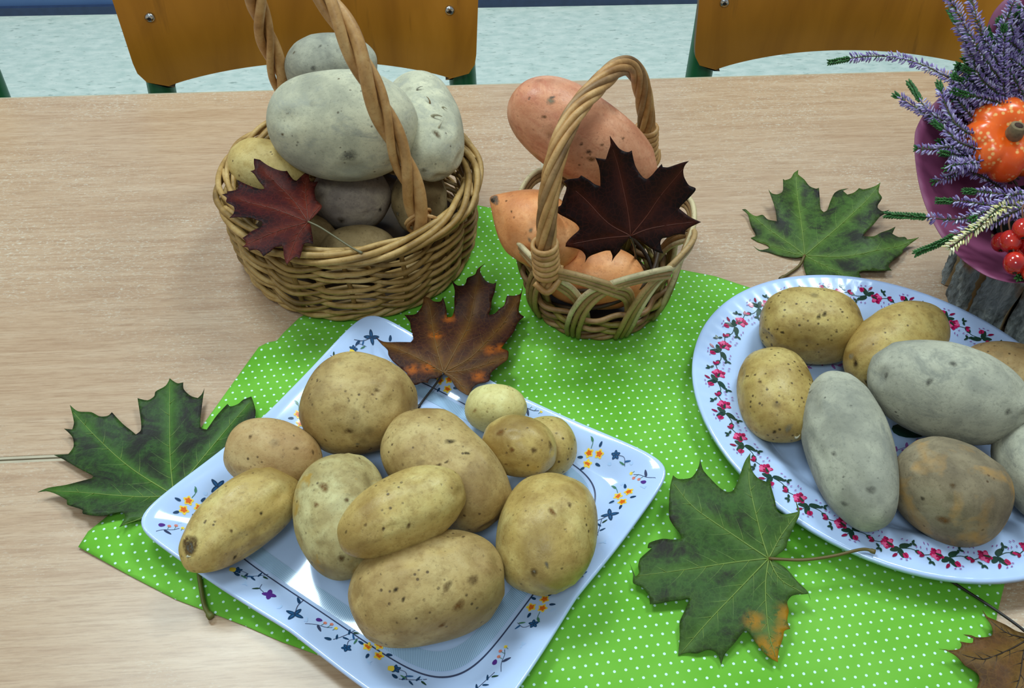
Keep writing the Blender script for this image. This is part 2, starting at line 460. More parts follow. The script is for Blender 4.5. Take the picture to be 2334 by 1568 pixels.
m.col(m.mix(m.math('MULTIPLY_ADD', st, .5, .5), (.26, .38, .58), (.46, .64, .84))); BAND = m.m
ring(.675, .755, BAND, 'striped_band'); ring(.774, .781, DEC['slate'], 'border_line')

class Motif(MB):
    """flat print laid on a plate surface; local x,y in metres"""
    def __init__(s, fn): super().__init__(); s.fn = fn; s.mats = []; s.lay = 0
    def mi_(s, k):
        if k not in s.mats: s.mats.append(k)
        return s.mats.index(k)
    def poly(s, pts, k):
        s.lay += 1; c = np.mean(pts, 0); n = len(pts)
        s.add([s.fn(c[0], c[1], s.lay)]+[s.fn(p_[0], p_[1], s.lay) for p_ in pts], [(0, 1+i, 1+(i+1) % n) for i in range(n)], s.mi_(k))
    def leaf(s, x, y, ang, L, W, k):
        c, q = math.cos(ang), math.sin(ang); P = []
        for i in range(14):
            t = 2*math.pi*i/14; a = L*(.5+.5*math.cos(t)); w_ = W*.5*math.sin(t)*(1-.25*math.cos(t)); P.append((x+a*c-w_*q, y+a*q+w_*c))
        s.poly(P, k)
    def disc(s, x, y, r, k, n=10, jag=0.):
        s.poly([(x+r*(1+jag*(i % 2))*math.cos(2*math.pi*i/n), y+r*(1+jag*(i % 2))*math.sin(2*math.pi*i/n)) for i in range(n)], k)
    def flower(s, x, y, r, k):
        s.poly([(x+r*(.82+.18*math.cos(5*a))*math.cos(a+x*900), y+r*(.82+.18*math.cos(5*a))*math.sin(a+x*900)) for a in np.linspace(0, 2*math.pi, 31)[:-1]], k)
    def line(s, pts, w_, k):
        P = spline(pts, 5); g = np.gradient(P, axis=0); g /= np.linalg.norm(g, axis=1)[:, None]+1e-9; nn = np.c_[-g[:, 1], g[:, 0]]*w_/2
        s.lay += 1; n = len(P)
        s.add([s.fn(*q, s.lay) for q in P+nn]+[s.fn(*q, s.lay) for q in P-nn], [(i, i+1, n+i+1, n+i) for i in range(n-1)], s.mi_(k))
    def done(s, name, parent, label=None):
        o = s.build(name, [DEC[k] for k in s.mats], parent)
        me = o.data; bm = bmesh.new(); bm.from_mesh(me)
        for f_ in bm.faces:
            if f_.normal.z < 0: f_.normal_flip()
        bm.to_mesh(me); bm.free()
        if label: o['label'] = label
        return o
MM = .001
def mot_orange(M):
    for x, y in ((-5, 1), (1, 5.2), (4.6, -1.5)):
        M.flower(x*MM, y*MM, 3.5*MM, 'yellow'); M.flower(x*MM, y*MM, 2.3*MM, 'orange')
    for x, y, a in ((-8.2, 1, 3.0), (-1.5, -3.5, -1.4), (-3.5, 6.8, 2.2), (8, 1.5, .3)): M.leaf(x*MM, y*MM, a, 4.2*MM, 1.9*MM, 'navy')
    M.line([(4*MM, 6*MM), (8*MM, 8*MM), (10*MM, 12*MM)], .45*MM, 'green'); M.leaf(8*MM, 8*MM, 1.0, 4*MM, 1.7*MM, 'green')
def mot_lily(M):
    for a in (.5, 2.0, 3.7, 5.1): M.leaf(0, 0, a, 6.2*MM, 2.9*MM, 'navy'); M.leaf(.8*MM*math.cos(a), .8*MM*math.sin(a), a, 3.6*MM, 1.1*MM, 'blue')
    M.line([(0, 0), (-6*MM, 5*MM), (-9*MM, 11*MM)], .45*MM, 'slate'); M.leaf(-7*MM, 7*MM, 2.9, 6*MM, 2*MM, 'navy')
def mot_pansy(M):
    for a in (.4, 1.9, 3.5, 4.8): M.leaf(0, 0, a, 4.8*MM, 3.2*MM, 'purple')
    M.line([(0, 4*MM), (2*MM, 8*MM), (6*MM, 9*MM)], .4*MM, 'slate'); M.leaf(2*MM, 8*MM, 2.2, 5*MM, 1.4*MM, 'dgreen')
def mot_twig(M):
    M.line([(-8*MM, -2*MM), (-2*MM, 0), (8*MM, 4*MM)], .45*MM, 'slate')
    for x, a in ((-6, 1.3), (-2, -.6), (2, 1.2), (5, -.4)): M.leaf(x*MM, x*.35*MM, a, 4.4*MM, 1.4*MM, 'navy' if x < 3 else 'dgreen')
    M.leaf(-9*MM, -2*MM, 2.7, 4.6*MM, 2.4*MM, 'navy')
def mot_tulip(M):
    M.line([(-8*MM, -4*MM), (-2*MM, -1*MM), (4*MM, 0), (8*MM, 2*MM)], .4*MM, 'slate')
    M.leaf(-1*MM, -1*MM, -.7, 6*MM, 1.9*MM, 'slate'); M.leaf(-4.5*MM, 3*MM, .2, 4.2*MM, 3*MM, 'purple')
    for x, y, k in ((2, 3, 'pink'), (6, 4, 'pink'), (10, 2.4, 'yellow')): M.disc(x*MM, y*MM, 1.2*MM, k, 8); M.line([(x*MM, y*MM), ((x-1)*MM, 0)], .3*MM, 'green')
def mot_blue(M):
    for a in (0, 1.2, 2.4, 3.7, 5): M.leaf(0, 0, a, 3.4*MM, 2.3*MM, 'navy'); M.leaf(.6*MM*math.cos(a), .6*MM*math.sin(a), a, 2*MM, .9*MM, 'blue')
    M.line([(0, 0), (5*MM, -4*MM), (4*MM, -10*MM)], .35*MM, 'slate'); M.leaf(4.5*MM, -7*MM, -.3, 4.6*MM, 1.2*MM, 'blue'); M.leaf(4*MM, -9*MM, 2.2, 4.6*MM, 1.2*MM, 'green')
def mot_by(M):
    mot_blue(M); M.disc(-2.6*MM, 1*MM, 2.1*MM, 'yellow', 9, .2)
def sq_local(px, py):
    z = .016
    for _ in range(4):
        q = at(px, py, z+.0012)[:2]-PC; u, v = q@EU, q@EV; z = sq_z(u, v)
    return u, v
SQM = [(mot_lily, 497, 1110, 200), (mot_orange, 437, 1160, 30), (mot_tulip, 378, 1206, 10), (mot_orange, 694, 955, 60), (mot_lily, 847, 770, 60), (mot_by, 806, 797, 90), (mot_twig, 772, 826, 120),
       (mot_twig, 905, 800, -60), (mot_tulip, 950, 840, -35), (mot_orange, 1012, 878, -30), (mot_blue, 1075, 905, 0), (mot_tulip, 1205, 930, -30),
       (mot_orange, 1352, 1047, 40), (mot_blue, 1403, 1038, 10), (mot_tulip, 1468, 1088, 140), (mot_orange, 1425, 1132, 75), (mot_lily, 1390, 1173, 60), (mot_twig, 1368, 1205, 50),
       (mot_twig, 1330, 1262, 55), (mot_by, 1296, 1310, 40), (mot_orange, 1226, 1376, 220), (mot_blue, 1216, 1422, 230), (mot_tulip, 1143, 1505, 60), (mot_twig, 1105, 1556, 20),
       (mot_twig, 580, 1315, -5), (mot_by, 541, 1300, 20), (mot_pansy, 614, 1355, 60), (mot_lily, 672, 1400, -55), (mot_tulip, 729, 1424, -20), (mot_twig, 788, 1450, 15), (mot_blue, 790, 1477, 120),
       (mot_orange, 852, 1484, -25), (mot_by, 902, 1525, 20), (mot_twig, 940, 1552, -15), (mot_tulip, 505, 1262, -30)]
def img_angle_to_world(px, py, deg, z):
    a = math.radians(deg); d = at(px+10*math.cos(a), py-10*math.sin(a), z)-at(px, py, z)
    return math.atan2(d[1], d[0])
for fn_, px, py, dg in SQM:
    u0, v0 = sq_local(px, py); wa = img_angle_to_world(px, py, dg, .016)
    cw, sw = math.cos(wa), math.sin(wa)
    def f_(x, y, lay, u0=u0, v0=v0, cw=cw, sw=sw):
        x, y = x*1.02, y*1.02
        d = np.array((x*cw-y*sw, x*sw+y*cw)); u, v = sq_clip(u0+d@EU, v0+d@EV)
        return sq_world(u, v, sq_z(u, v)+.0002+.00002*lay)
    M = Motif(f_); fn_(M); M.done('flower_motif', sqp)
rnd = random.Random(4)
for px, py in ((455, 1215), (405, 1190), (470, 1130), (820, 830), (1385, 1060), (1440, 1060), (1465, 1110), (1400, 1145), (1260, 1390), (1245, 1350), (1190, 1470), (560, 1330), (640, 1385), (700, 1412), (760, 1430), (840, 1510), (1375, 1235), (1420, 1100), (665, 990), (640, 955), (960, 1545), (1130, 1540)):
    u0, v0 = sq_local(px, py)
    M = Motif(lambda x, y, lay, u0=u0, v0=v0: sq_world(u0+x, v0+y, sq_z(u0+x, v0+y)+.00018+.00002*lay))
    for k in range(3): M.leaf(0, 0, rnd.uniform(0, 6.3), 2.6*MM, 1.3*MM, 'paleblue')
    M.done('pale_blossom', sqp)

# ------------------------------------------------------------------ oval plate
OC = np.array((.33, .49)); OA, OB = .161, .139; OANG = math.radians(-50)
OU = np.array((math.cos(OANG), math.sin(OANG))); OV = np.array((-OU[1], OU[0]))
def ov_height(t, th):
    z = .0045
    if t > .64:
        q = min(1, (t-.64)/.14); z += .0125*q*q*(3-2*q)
    if t > .76:
        q = (t-.76)/.24; z += .0055*q
        z += .00013*math.cos(76*th+6*q)*max(0, min(1, (t-.84)/.08))*max(0, min(1, (1-t)/.06))
    return z
def ov_world(u, v, z): q = OC+OU*u+OV*v; return (q[0], q[1], T+.0012+z)
def ov_z(u, v): return ov_height(math.hypot(u/OA, v/OB), math.atan2(v/OB, u/OA))
ovp = thing('oval_plate', (OC[0], OC[1], T), 'white oval plate with red roses around its fluted rim', 'plate')
b = MB(); NT, NR = 608, 50
b.v.append(ov_world(0, 0, ov_height(0, 0)))
for i in range(1, NR+1):
    t = i/NR
    for k in range(NT):
        th = 2*math.pi*k/NT; sc = 1.
        b.v.append(ov_world(math.cos(th)*t*OA*sc, math.sin(th)*t*OB*sc, ov_height(t, th)))
for k in range(NT): b.f.append((0, 1+k, 1+(k+1) % NT))
for i in range(NR-1):
    for k in range(NT):
        a, c = 1+i*NT+k, 1+i*NT+(k+1) % NT; b.f.append((a, a+NT, c+NT, c))
b.mi = [0]*len(b.f)
o = b.build('dish', PLATE, ovp); solid(o, .0032, -1)
if o.data.polygons[0].normal.z < 0: o.data.flip_normals()
def mot_rose(M):
    # x runs along the rim, y towards the plate's edge
    M.line([(-15*MM, 1*MM), (-8*MM, 0), (0, 1*MM), (9*MM, -1*MM), (16*MM, 1*MM)], .5*MM, 'dgreen')
    for x, y, a, L in ((1, 1, 1.1, 7), (1, 0, -.5, 8), (1, 1, 2.6, 6.5)): M.leaf(x*MM, y*MM, a, L*MM, 3.6*MM, 'dgreen')
    for (x, y, r, k) in ((-6.5, -.5, 4.3, 'magenta'), (-8, .8, 2.5, 'lpink'), (-5.2, .6, 2.1, 'dmagenta'), (-7.2, -2, 2.2, 'dmagenta'), (-5.0, -2, 1.6, 'lpink'), (-8.8, -1.6, 1.5, 'magenta')):
        M.flower(x*MM, y*MM, r*1.12*MM, k)
    M.leaf(-3*MM, .5*MM, 3.5, 4.5*MM, 1.5*MM, 'dgreen')
    M.disc(5.5*MM, 5*MM, 1.9*MM, 'magenta', 9, .15); M.leaf(4.6*MM, 4*MM, .8, 3*MM, 1.2*MM, 'dmagenta'); M.line([(2*MM, 2*MM), (4.5*MM, 4.4*MM)], .45*MM, 'dgreen')
    M.leaf(0, 5.5*MM, 2.3, 4.2*MM, 1.9*MM, 'dmagenta'); M.line([(1*MM, 2*MM), (0, 5.5*MM)], .4*MM, 'dgreen')
    M.leaf(12*MM, 0, .2, 4.5*MM, 2.2*MM, 'magenta'); M.leaf(11*MM, -.2*MM, .7, 3*MM, .9*MM, 'dgreen'); M.leaf(11*MM, -.2*MM, -.4, 3*MM, .9*MM, 'dgreen')
    M.leaf(-15*MM, 1*MM, 2.7, 3.8*MM, 1.9*MM, 'dmagenta'); M.leaf(-15*MM, 1*MM, 4., 3*MM, .8*MM, 'dgreen')
    for x, y, a in ((-11, 5, 1.2), (-11, 5, 2.5), (-11.5, 4.6, 3.9), (9, -5, .3), (9, -5, -1.2), (8.6, -5, 2.0)): M.leaf(x*MM, y*MM, a, 3.1*MM, 1.6*MM, 'dgreen')
    for x, y in ((7, 8), (9, 6.5), (3.5, 8.2), (5, -5.5), (3, -6.5), (-12, -4), (-10.5, -6), (-13, -6.5), (12, -4), (14, -3)):
        M.leaf(x*MM, y*MM, (x*7+y) % 6, 1.7*MM, .7*MM, 'mauve')
NROSE = 25; TH0 = None
q = at(1636, 800, .019)[:2]-OC; TH0 = math.atan2((q@OV)/OB, (q@OU)/OA)
arc = [0.]; ths = np.linspace(0, 2*math.pi, 2001)
pp = np.c_[np.cos(ths)*OA, np.sin(ths)*OB]*.865
arc = np.r_[0, np.cumsum(np.linalg.norm(np.diff(pp, axis=0), axis=1))]
a0 = np.interp(TH0 % (2*math.pi), ths, arc)
for k in range(NROSE):
    th = np.interp((a0+k*arc[-1]/NROSE) % arc[-1], arc, ths)
    u0, v0 = math.cos(th)*OA*.865, math.sin(th)*OB*.865
    tgx, tgy = -math.sin(th)*OA, math.cos(th)*OB; L = math.hypot(tgx, tgy); tgx /= L; tgy /= L
    nx, ny = tgy, -tgx
    def f_(x, y, lay, u0=u0, v0=v0, tgx=tgx, tgy=tgy, nx=nx, ny=ny):
        x, y = x*1.04, y*1.28
        u, v = u0+x*tgx+y*nx, v0+x*tgy+y*ny
        return ov_world(u, v, ov_z(u, v)+.0002+.00002*lay)
    M = Motif(f_); mot_rose(M); M.done('rose_motif', ovp)
def ov_decal(px, py, dg, fn_, name):
    z = .0045
    wa = img_angle_to_world(px, py, dg, z); cw, sw = math.cos(wa), math.sin(wa); q0 = at(px, py, z+.0012)[:2]
    def f_(x, y, lay):
        q = q0+np.array((x*cw-y*sw, x*sw+y*cw)); d = q-OC
        return ov_world(d@OU, d@OV, ov_z(d@OU, d@OV)+.0002+.00002*lay)
    M = Motif(f_); fn_(M); M.done(name, ovp)
def mot_branch(M):
    M.line([(-22*MM, 0), (0, 3*MM), (22*MM, 0)], .5*MM, 'mauve')
    for i in range(9):
        x = -20+5*i; M.leaf(x*MM, 2*MM, .9 if i % 2 else -.9, 5.5*MM, 2.4*MM, 'mauve')
def mot_bigleaf(M): M.leaf(0, 0, 0, 26*MM, 13*MM, 'dgreen')
for px, py, dg in ((1895, 835, -15), (1885, 822, 20), (2058, 1030, 20)): ov_decal(px, py, dg, mot_branch, 'twig_motif')
for px, py, dg in ((2032, 978, -8), (2245, 1045, -50)): ov_decal(px, py, dg, mot_bigleaf, 'leaf_motif')

# ------------------------------------------------------------------ potatoes
def potato_mat(name, base, dark, light, patch=None, pamt=.6, speck=.5, speckc=(70, 48, 26), rough=.6, smear=None, sc=1., psoft=.07, g=(.96, 1.03, .86)):
    gain(*g)
    m = Mat(name, rough, .35, offs=True)
    n1 = m.noise(24*sc, 5, .62, dist=.4); n2 = m.noise(80*sc, 5, .7); nf = m.noise(420, 3, .7)
    c = m.ramp(n1, [(.30, lin(dark)), (.5, lin(base)), (.70, lin(light))])
    c = m.mix(m.ramp(n2, [(.34, .6), (.52, 0.)]), c, lin(dark))
    c = m.mix(m.ramp(nf, [(.30, .4), (.45, 0.)]), c, lin(tuple(v*.72 for v in dark)))
    # stained areas
    n5 = m.noise(14*sc, 3, .6, dist=.8); c = m.mix(m.ramp(n5, [(.54, 0.), (.70, .6)]), c, lin(tuple(v*.86 for v in dark)))
    if patch:
        n3 = m.noise(38*sc, 3, .55, dist=.6)
        c = m.mix(m.ramp(n3, [(1-pamt, 0.), (1-pamt+psoft, .8)]), c, lin(patch))
    if smear:
        n4 = m.noise(46, 6, .75, m.map((.6, .6, 1.8)), .6)
        c = m.mix(m.ramp(n4, [(.52, 0.), (.66, .75)]), c, lin(smear))
    # lenticels, then a few larger eyes
    v = m.vor(210*sc)
    sk = m.math('MULTIPLY', m.ramp(v.outputs['Distance'], [(.14, 1.), (.27, 0.)]), m.ramp(m.noise(70, 3, .6), [(.66-.25*speck, 0.), (.72-.22*speck, 1.)]))
    v2 = m.vor(30*sc)
    sk2 = m.math('MULTIPLY', m.ramp(v2.outputs['Distance'], [(.05, 1.), (.13, 0.)]), .5*min(1, speck+.2))
    c = m.mix(m.math('MULTIPLY', sk, .85 if speck else 0.), c, lin(speckc)); c = m.mix(sk2, c, lin(speckc))
    m.col(c)
    h = m.math('ADD', m.math('MULTIPLY', n2, .7), m.math('MULTIPLY', nf, .4))
    m.bump(m.math('SUBTRACT', h, m.math('MULTIPLY', m.math('ADD', sk2, m.math('MULTIPLY', sk, .4)), .8)), .38, .0013)
    m.put(m.p.inputs['Roughness'], m.ramp(n2, [(.3, min(1., rough+.14)), (.7, rough-.1)]))
    gain()
    return m.m
PM = dict(
    yellow=potato_mat('washed_yellow_skin', (192, 156, 98), (150, 112, 60), (212, 184, 128), speck=.45, rough=.42),
    tan=potato_mat('tan_skin', (180, 148, 98), (140, 106, 62), (200, 172, 122), g=(1.0, 1.03, .9), speck=.5, rough=.55),
    rosy=potato_mat('rosy_tan_skin', (188, 148, 106), (160, 116, 76), (204, 170, 130), speck=.45, rough=.55),
    mottled=potato_mat('mottled_flaky_skin', (178, 152, 108), (138, 112, 74), (204, 186, 146), patch=(172, 128, 52), pamt=.4, speck=.4, rough=.6),
    pale=potato_mat('pale_young_skin', (218, 196, 142), (194, 166, 108), (232, 216, 168), speck=.35, speckc=(120, 86, 44), rough=.5),
    young=potato_mat('yellow_basket_skin', (208, 180, 110), (178, 146, 80), (220, 198, 132), g=(.88, .85, .86), speck=.3, rough=.55),
    spotted=potato_mat('spotted_skin', (188, 154, 96), (146, 108, 56), (208, 178, 120), speck=.95, speckc=(62, 40, 16), rough=.45),
    grey=potato_mat('dusty_grey_skin', (164, 158, 138), (134, 130, 116), (182, 176, 154), g=(1.06, 1.08, 1.1), smear=(122, 120, 110), speck=.25, speckc=(96, 92, 82), rough=.92),
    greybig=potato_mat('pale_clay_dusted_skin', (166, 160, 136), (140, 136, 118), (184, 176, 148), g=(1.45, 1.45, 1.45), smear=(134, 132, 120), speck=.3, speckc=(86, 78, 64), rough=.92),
    greybrown=potato_mat('clay_and_brown_skin', (134, 118, 92), (104, 90, 70), (152, 138, 112), g=(1.1, 1.1, 1.1), patch=(176, 128, 58), psoft=.24, pamt=.52, speck=.3, rough=.8),
    mauve=potato_mat('mauve_grey_skin', (150, 134, 118), (118, 104, 96), (172, 156, 132), g=(1.15, 1.12, 1.15), smear=(112, 100, 92), speck=.25, rough=.85),
    olive=potato_mat('dark_olive_skin', (146, 124, 84), (116, 94, 60), (166, 144, 102), g=(1.05, .98, .95), speck=.35, rough=.75),  # darker olive skin of the low potatoes in the big basket
    sweet=potato_mat('sweet_potato_skin', (208, 150, 112), (184, 120, 84), (222, 172, 136), g=(1.12, 1., 1.), smear=(176, 108, 78), speck=.3, speckc=(110, 74, 50), rough=.42),
    sweetor=potato_mat('orange_sweet_potato_skin', (222, 154, 96), (198, 124, 70), (232, 176, 124), g=(1.12, 1., .95), speck=.25, speckc=(130, 84, 50), rough=.45))
def mark_mat(k, c):
    m = Mat('potato_mark_'+k, .8, .2, offs=True); n_ = m.noise(330, 4, .7)
    m.col(m.ramp(n_, [(.3, lin(tuple(v*.75 for v in c))), (.7, lin(c))]))
    f = m.math('MULTIPLY', m.attr('fade'), m.ramp(m.noise(520, 3, .7), [(.3, .25), (.62, .85)])); m.put(m.p.inputs['Alpha'], f); return m.m
SPR = {k: plain('sprout_'+k, c, .85, .2, 300) for k, c in dict(brown=(128, 104, 72), clay=(176, 168, 142), grey=(140, 134, 118)).items()}
MARK = {k: mark_mat(k, c) for k, c in dict(dark=(46, 34, 20), brown=(104, 74, 40), rust=(132, 84, 36), clay=(150, 140, 116), grey=(108, 104, 94)).items()}
_bv = {}
def cast(P, inv, d0):
    from mathutils.bvhtree import BVHTree
    if id(P) not in _bv: _bv.clear(); _bv[id(P)] = BVHTree.FromPolygons(P.tolist(), ICO_F)
    t = _bv[id(P)]
    l, n_, i_, d_ = t.ray_cast(inv @ Vector(CAM), (inv.to_3x3() @ d0).normalized())
    return (l is not None, l, n_, t)
bm = bmesh.new(); bmesh.ops.create_icosphere(bm, subdivisions=5, radius=1)
ICO_V = np.array([v.co[:] for v in bm.verts]); ICO_F = [tuple(v.index for v in f.verts) for f in bm.faces]; bm.free()
ICO_V /= np.linalg.norm(ICO_V, axis=1)[:, None]
def potato(label, mat, px, py, z, apx, bpx, ang, seed, dz=0., squash=1., taper=0., bend=0., n=2.18, amp=.035, eyes=10, group=None, name='potato', waist=0., point=0., knob=None, marks=()):
    rs = np.random.RandomState(seed)
    if z is None or z < 0:                     # rests on a plate: z is minus the support height
        sup = .0088 if z is None else -z; z = .035
        for _ in range(5): z = sup+bpx*mpp(at(px, py, z))*squash*.985
    c = at(px, py, z); s = mpp(c); b_ = bpx*s; al = math.radians(ang)
    ex, ey = apx*math.cos(al), apx*math.sin(al)
    d = at(px+ex, py+ey, z+dz)-at(px-ex, py-ey, z-dz); d /= np.linalg.norm(d)
    vw = (c-CAM)/np.linalg.norm(c-CAM); sf = abs(d@vw); cf = math.sqrt(1-sf*sf)
    a_ = math.sqrt(max((apx*s)**2-(b_*sf)**2, (b_*.8)**2))/cf
    up = np.array((0, 0, 1.)); zz = up-d*(d@up); zz /= np.linalg.norm(zz); yy = np.cross(zz, d)
    D = ICO_V; P = D/((np.abs(D)**n).sum(1)**(1/n))[:, None]*(1+.0*D[:, :1])
    r = np.ones(len(D))
    for k in range(9):
        kv = rs.normal(0, 1.0+.35*k, 3); r += amp/(1+.45*k)*np.sin(D@kv+rs.uniform(0, 6.28))
    for k in range(eyes):
        e = rs.normal(0, 1, 3); e /= np.linalg.norm(e); q = np.arccos(np.clip(D@e, -1, 1)); wd = rs.uniform(.09, .17)
        r += -.035*np.exp(-(q/wd)**2)+.012*np.exp(-((q-wd*1.7)/(wd*.6))**2)
    P = P*r[:, None]
    x = P[:, 0]
    k = 1+taper*x-waist*np.exp(-(x/.35)**2)
    if point: k *= np.clip(1-point*np.clip((x-.1)/.95, 0, 1)**1.6, .05, 2)
    P[:, 1] *= k; P[:, 2] *= k
    P = P*np.array((a_, b_, b_*squash)); P[:, 1] += bend*b_*(x*x-.4)
    if knob:
        kd = np.array(knob[:3]); kd = kd/np.linalg.norm(kd); q = np.arccos(np.clip(D@kd, -1, 1)); P += (kd*b_*knob[3])[None]*np.exp(-(q/knob[4])**2)[:, None]
    me = bpy.data.meshes.new(name); me.from_pydata(P.tolist(), [], ICO_F); me.materials.append(PM[mat])
    me.polygons.foreach_set('use_smooth', [True]*len(me.polygons)); me.update()
    o = bpy.data.objects.new(name, me); COL.objects.link(o)
    M4 = Matrix.Identity(4)
    for i in range(3): M4[i][0] = d[i]; M4[i][1] = yy[i]; M4[i][2] = zz[i]; M4[i][3] = c[i]
    o.matrix_world = M4
    tag(o, label, 'sweet potato' if 'sweet' in name else 'potato', group)
    inv = M4.inverted()
    for mk in marks:                       # eyes, scars and sprouts where the photo shows them
        kind, mx, my, r_ = mk[:4]
        d0 = Vector(ray(mx, my)); hit, loc_, nor, tree = cast(P, inv, d0)
        if not hit: continue
        r_ *= s; b = MB()
        u = nor.orthogonal().normalized(); v_ = nor.cross(u)
        if kind in ('eye', 'scar'):
            N1 = 16; RG = (.0, .3, .55, .8, 1., 1.25); fade = []
            for q in RG:
                for t in range(N1 if q else 1):
                    a = 2*math.pi*t/N1; rr = r_*q*(1+.16*math.sin(2*a+mx)+.10*math.sin(3*a+my)); w0 = loc_+u*rr*math.cos(a)*1.2+v_*rr*math.sin(a)*.85
                    l2, n2_, i2, d2 = tree.ray_cast(w0+nor*.02, -nor, .05)
                    l2 = l2 if l2 is not None else w0
                    b.v.append(tuple(l2+nor*.00018)); fade.append(max(0., 1.25-q) if kind == 'eye' else max(0., min(1., 2.2*(1.25-q))))
            for t in range(N1): b.f.append((0, 1+t, 1+(t+1) % N1))
            for q in range(len(RG)-2):
                for t in range(N1): b.f.append((1+q*N1+t, 1+(q+1)*N1+t, 1+(q+1)*N1+(t+1) % N1, 1+q*N1+(t+1) % N1))
            b.mi = [0]*len(b.f)
            c_ = b.build('eye' if kind == 'eye' else 'stem_scar', MARK[mk[4] if len(mk) > 4 else 'dark'])
            fa = c_.data.attributes.new('fade', 'FLOAT', 'POINT'); fa.data.foreach_set('value', [min(1., f_) for f_ in fade])
        else:
            al_ = math.radians(mk[4]); dv = (u*math.cos(al_)+v_*math.sin(al_))
            b.tube(spline([loc_-nor*r_*.1, loc_+nor*r_*.35+dv*r_*.2, loc_+nor*r_*.55+dv*r_*.8, loc_+nor*r_*.45+dv*r_*1.4], 4), [r_*.30]*2+list(np.linspace(r_*.30, r_*.05, 11)), 7, flat=.55)
            c_ = b.build('sprout', SPR[mk[5] if len(mk) > 5 else 'clay'])
        c_.parent = o; c_.matrix_parent_inverse = Matrix.Identity(4)
    return o
G1 = 'potatoes on the square plate'
E_ = 'eye'
potato('large round tan potato at the back left of the square plate', 'tan', 818, 925, None, 127, 115, 5, 1, group=G1, squash=.95, marks=((E_, 795, 982, 9, 'brown'), (E_, 815, 1012, 5, 'clay'), (E_, 858, 890, 6, 'brown')))
potato('rosy tan potato at the left edge of the square plate', 'rosy', 626, 1042, -.012, 105, 82, 8, 2, group=G1, marks=((E_, 675, 1022, 5, 'brown'), (E_, 571, 995, 5, 'brown'), (E_, 713, 1030, 5, 'brown')))
potato('long yellow potato with dark scarred end hanging over the square plate', 'yellow', 545, 1186, -.0135, 152, 82, -37, 3, group=G1, taper=-.03, knob=(.85, .5, .1, .22, .35), marks=(('scar', 432, 1243, 20, 'brown'), ('scar', 433, 1247, 11, 'grey'), (E_, 527, 1210, 4, 'brown'), (E_, 535, 1270, 6, 'dark'), (E_, 595, 1170, 4, 'dark'), ('sprout', 428, 1268, 12, 90, 'clay')))
potato('mottled flaky potato half under the small elongated one', 'mottled', 778, 1172, None, 140, 106, 84, 4, group=G1, taper=-.1, marks=((E_, 790, 1140, 6, 'brown'), (E_, 738, 1110, 12, 'rust'), (E_, 720, 1150, 7, 'rust'), (E_, 778, 1272, 8, 'brown')))
potato('largest knobbly two-lobed potato in the middle of the square plate', 'tan', 1015, 1066, None, 168, 120, 40, 5, group=G1, waist=.07, amp=.045, squash=.95, marks=((E_, 1026, 1006, 9, 'dark'), (E_, 1064, 1033, 5, 'dark'), (E_, 1000, 1060, 6, 'brown'), (E_, 1018, 1053, 4, 'dark')))
potato('small pale potato beside the red-brown leaf on the square plate', 'pale', 1128, 930, None, 71, 55, 8, 6, group=G1, eyes=5, marks=((E_, 1082, 936, 5, 'rust'), (E_, 1112, 931, 2, 'brown'), (E_, 1160, 929, 2, 'brown'), (E_, 1124, 950, 2, 'brown')))
potato('small glossy yellow potato resting on top of its neighbours', 'yellow', 1186, 1020, .047, 86, 67, 15, 7, group=G1, eyes=6, marks=((E_, 1167, 1025, 6, 'rust'), (E_, 1217, 1026, 7, 'brown'), (E_, 1254, 1013, 8, 'brown'), (E_, 1153, 1058, 4, 'rust'), (E_, 1141, 986, 9, 'rust')))
potato('small speckled potato tucked behind the glossy yellow one', 'spotted', 1252, 1018, None, 71, 62, 65, 8, group=G1, eyes=5)
potato('oval yellow potato at the right side of the square plate', 'yellow', 1245, 1214, None, 131, 110, -76, 9, group=G1, marks=((E_, 1217, 1304, 9, 'brown'), (E_, 1217, 1303, 4, 'clay'), (E_, 1258, 1166, 9, 'rust'), (E_, 1246, 1287, 6, 'grey'), (E_, 1298, 1150, 6, 'brown')))
potato('elongated smooth potato lying on top of the middle pile', 'yellow', 914, 1168, .078, 149, 84, -25, 10, group=G1, taper=.06, marks=((E_, 931, 1198, 6, 'brown'), (E_, 873, 1205, 4, 'brown'), (E_, 833, 1196, 4, 'brown'), (E_, 789, 1212, 4, 'dark')))
potato('big brown-yellow potato at the front of the square plate', 'tan', 970, 1341, None, 177, 121, -15, 11, group=G1, n=2.3, amp=.028, marks=((E_, 902, 1344, 6, 'dark'), (E_, 919, 1366, 5, 'dark'), (E_, 1020, 1335, 10, 'brown'), (E_, 1078, 1322, 12, 'brown'), (E_, 1046, 1380, 13, 'rust'), (E_, 1008, 1424, 7, 'rust')))
G2 = 'potatoes on the oval plate'
potato('yellow potato with two black eyes at the back of the oval plate', 'spotted', 1847, 741, -.0062, 114, 82, 6, 12, group=G2, n=2.5, amp=.02, marks=((E_, 1866, 722, 6), (E_, 1879, 716, 6), (E_, 1772, 750, 3), (E_, 1784, 757, 3), (E_, 1920, 711, 3)))
potato('yellow wrinkled potato behind the big grey one', 'yellow', 2038, 790, -.0062, 128, 88, -32, 13, group=G2, marks=((E_, 1950, 827, 10, 'brown'), (E_, 1951, 828, 5), (E_, 1940, 812, 7, 'clay'), (E_, 1975, 870, 5), (E_, 1990, 850, 5, 'brown')))
potato('yellow upright oval potato at the left of the oval plate', 'spotted', 1771, 902, -.0062, 113, 85, 80, 14, group=G2, squash=.9, marks=((E_, 1797, 976, 9, 'clay'), (E_, 1765, 984, 5, 'dark'), ('sprout', 1812, 996, 11, 20, 'clay'), (E_, 1732, 870, 5, 'brown')))
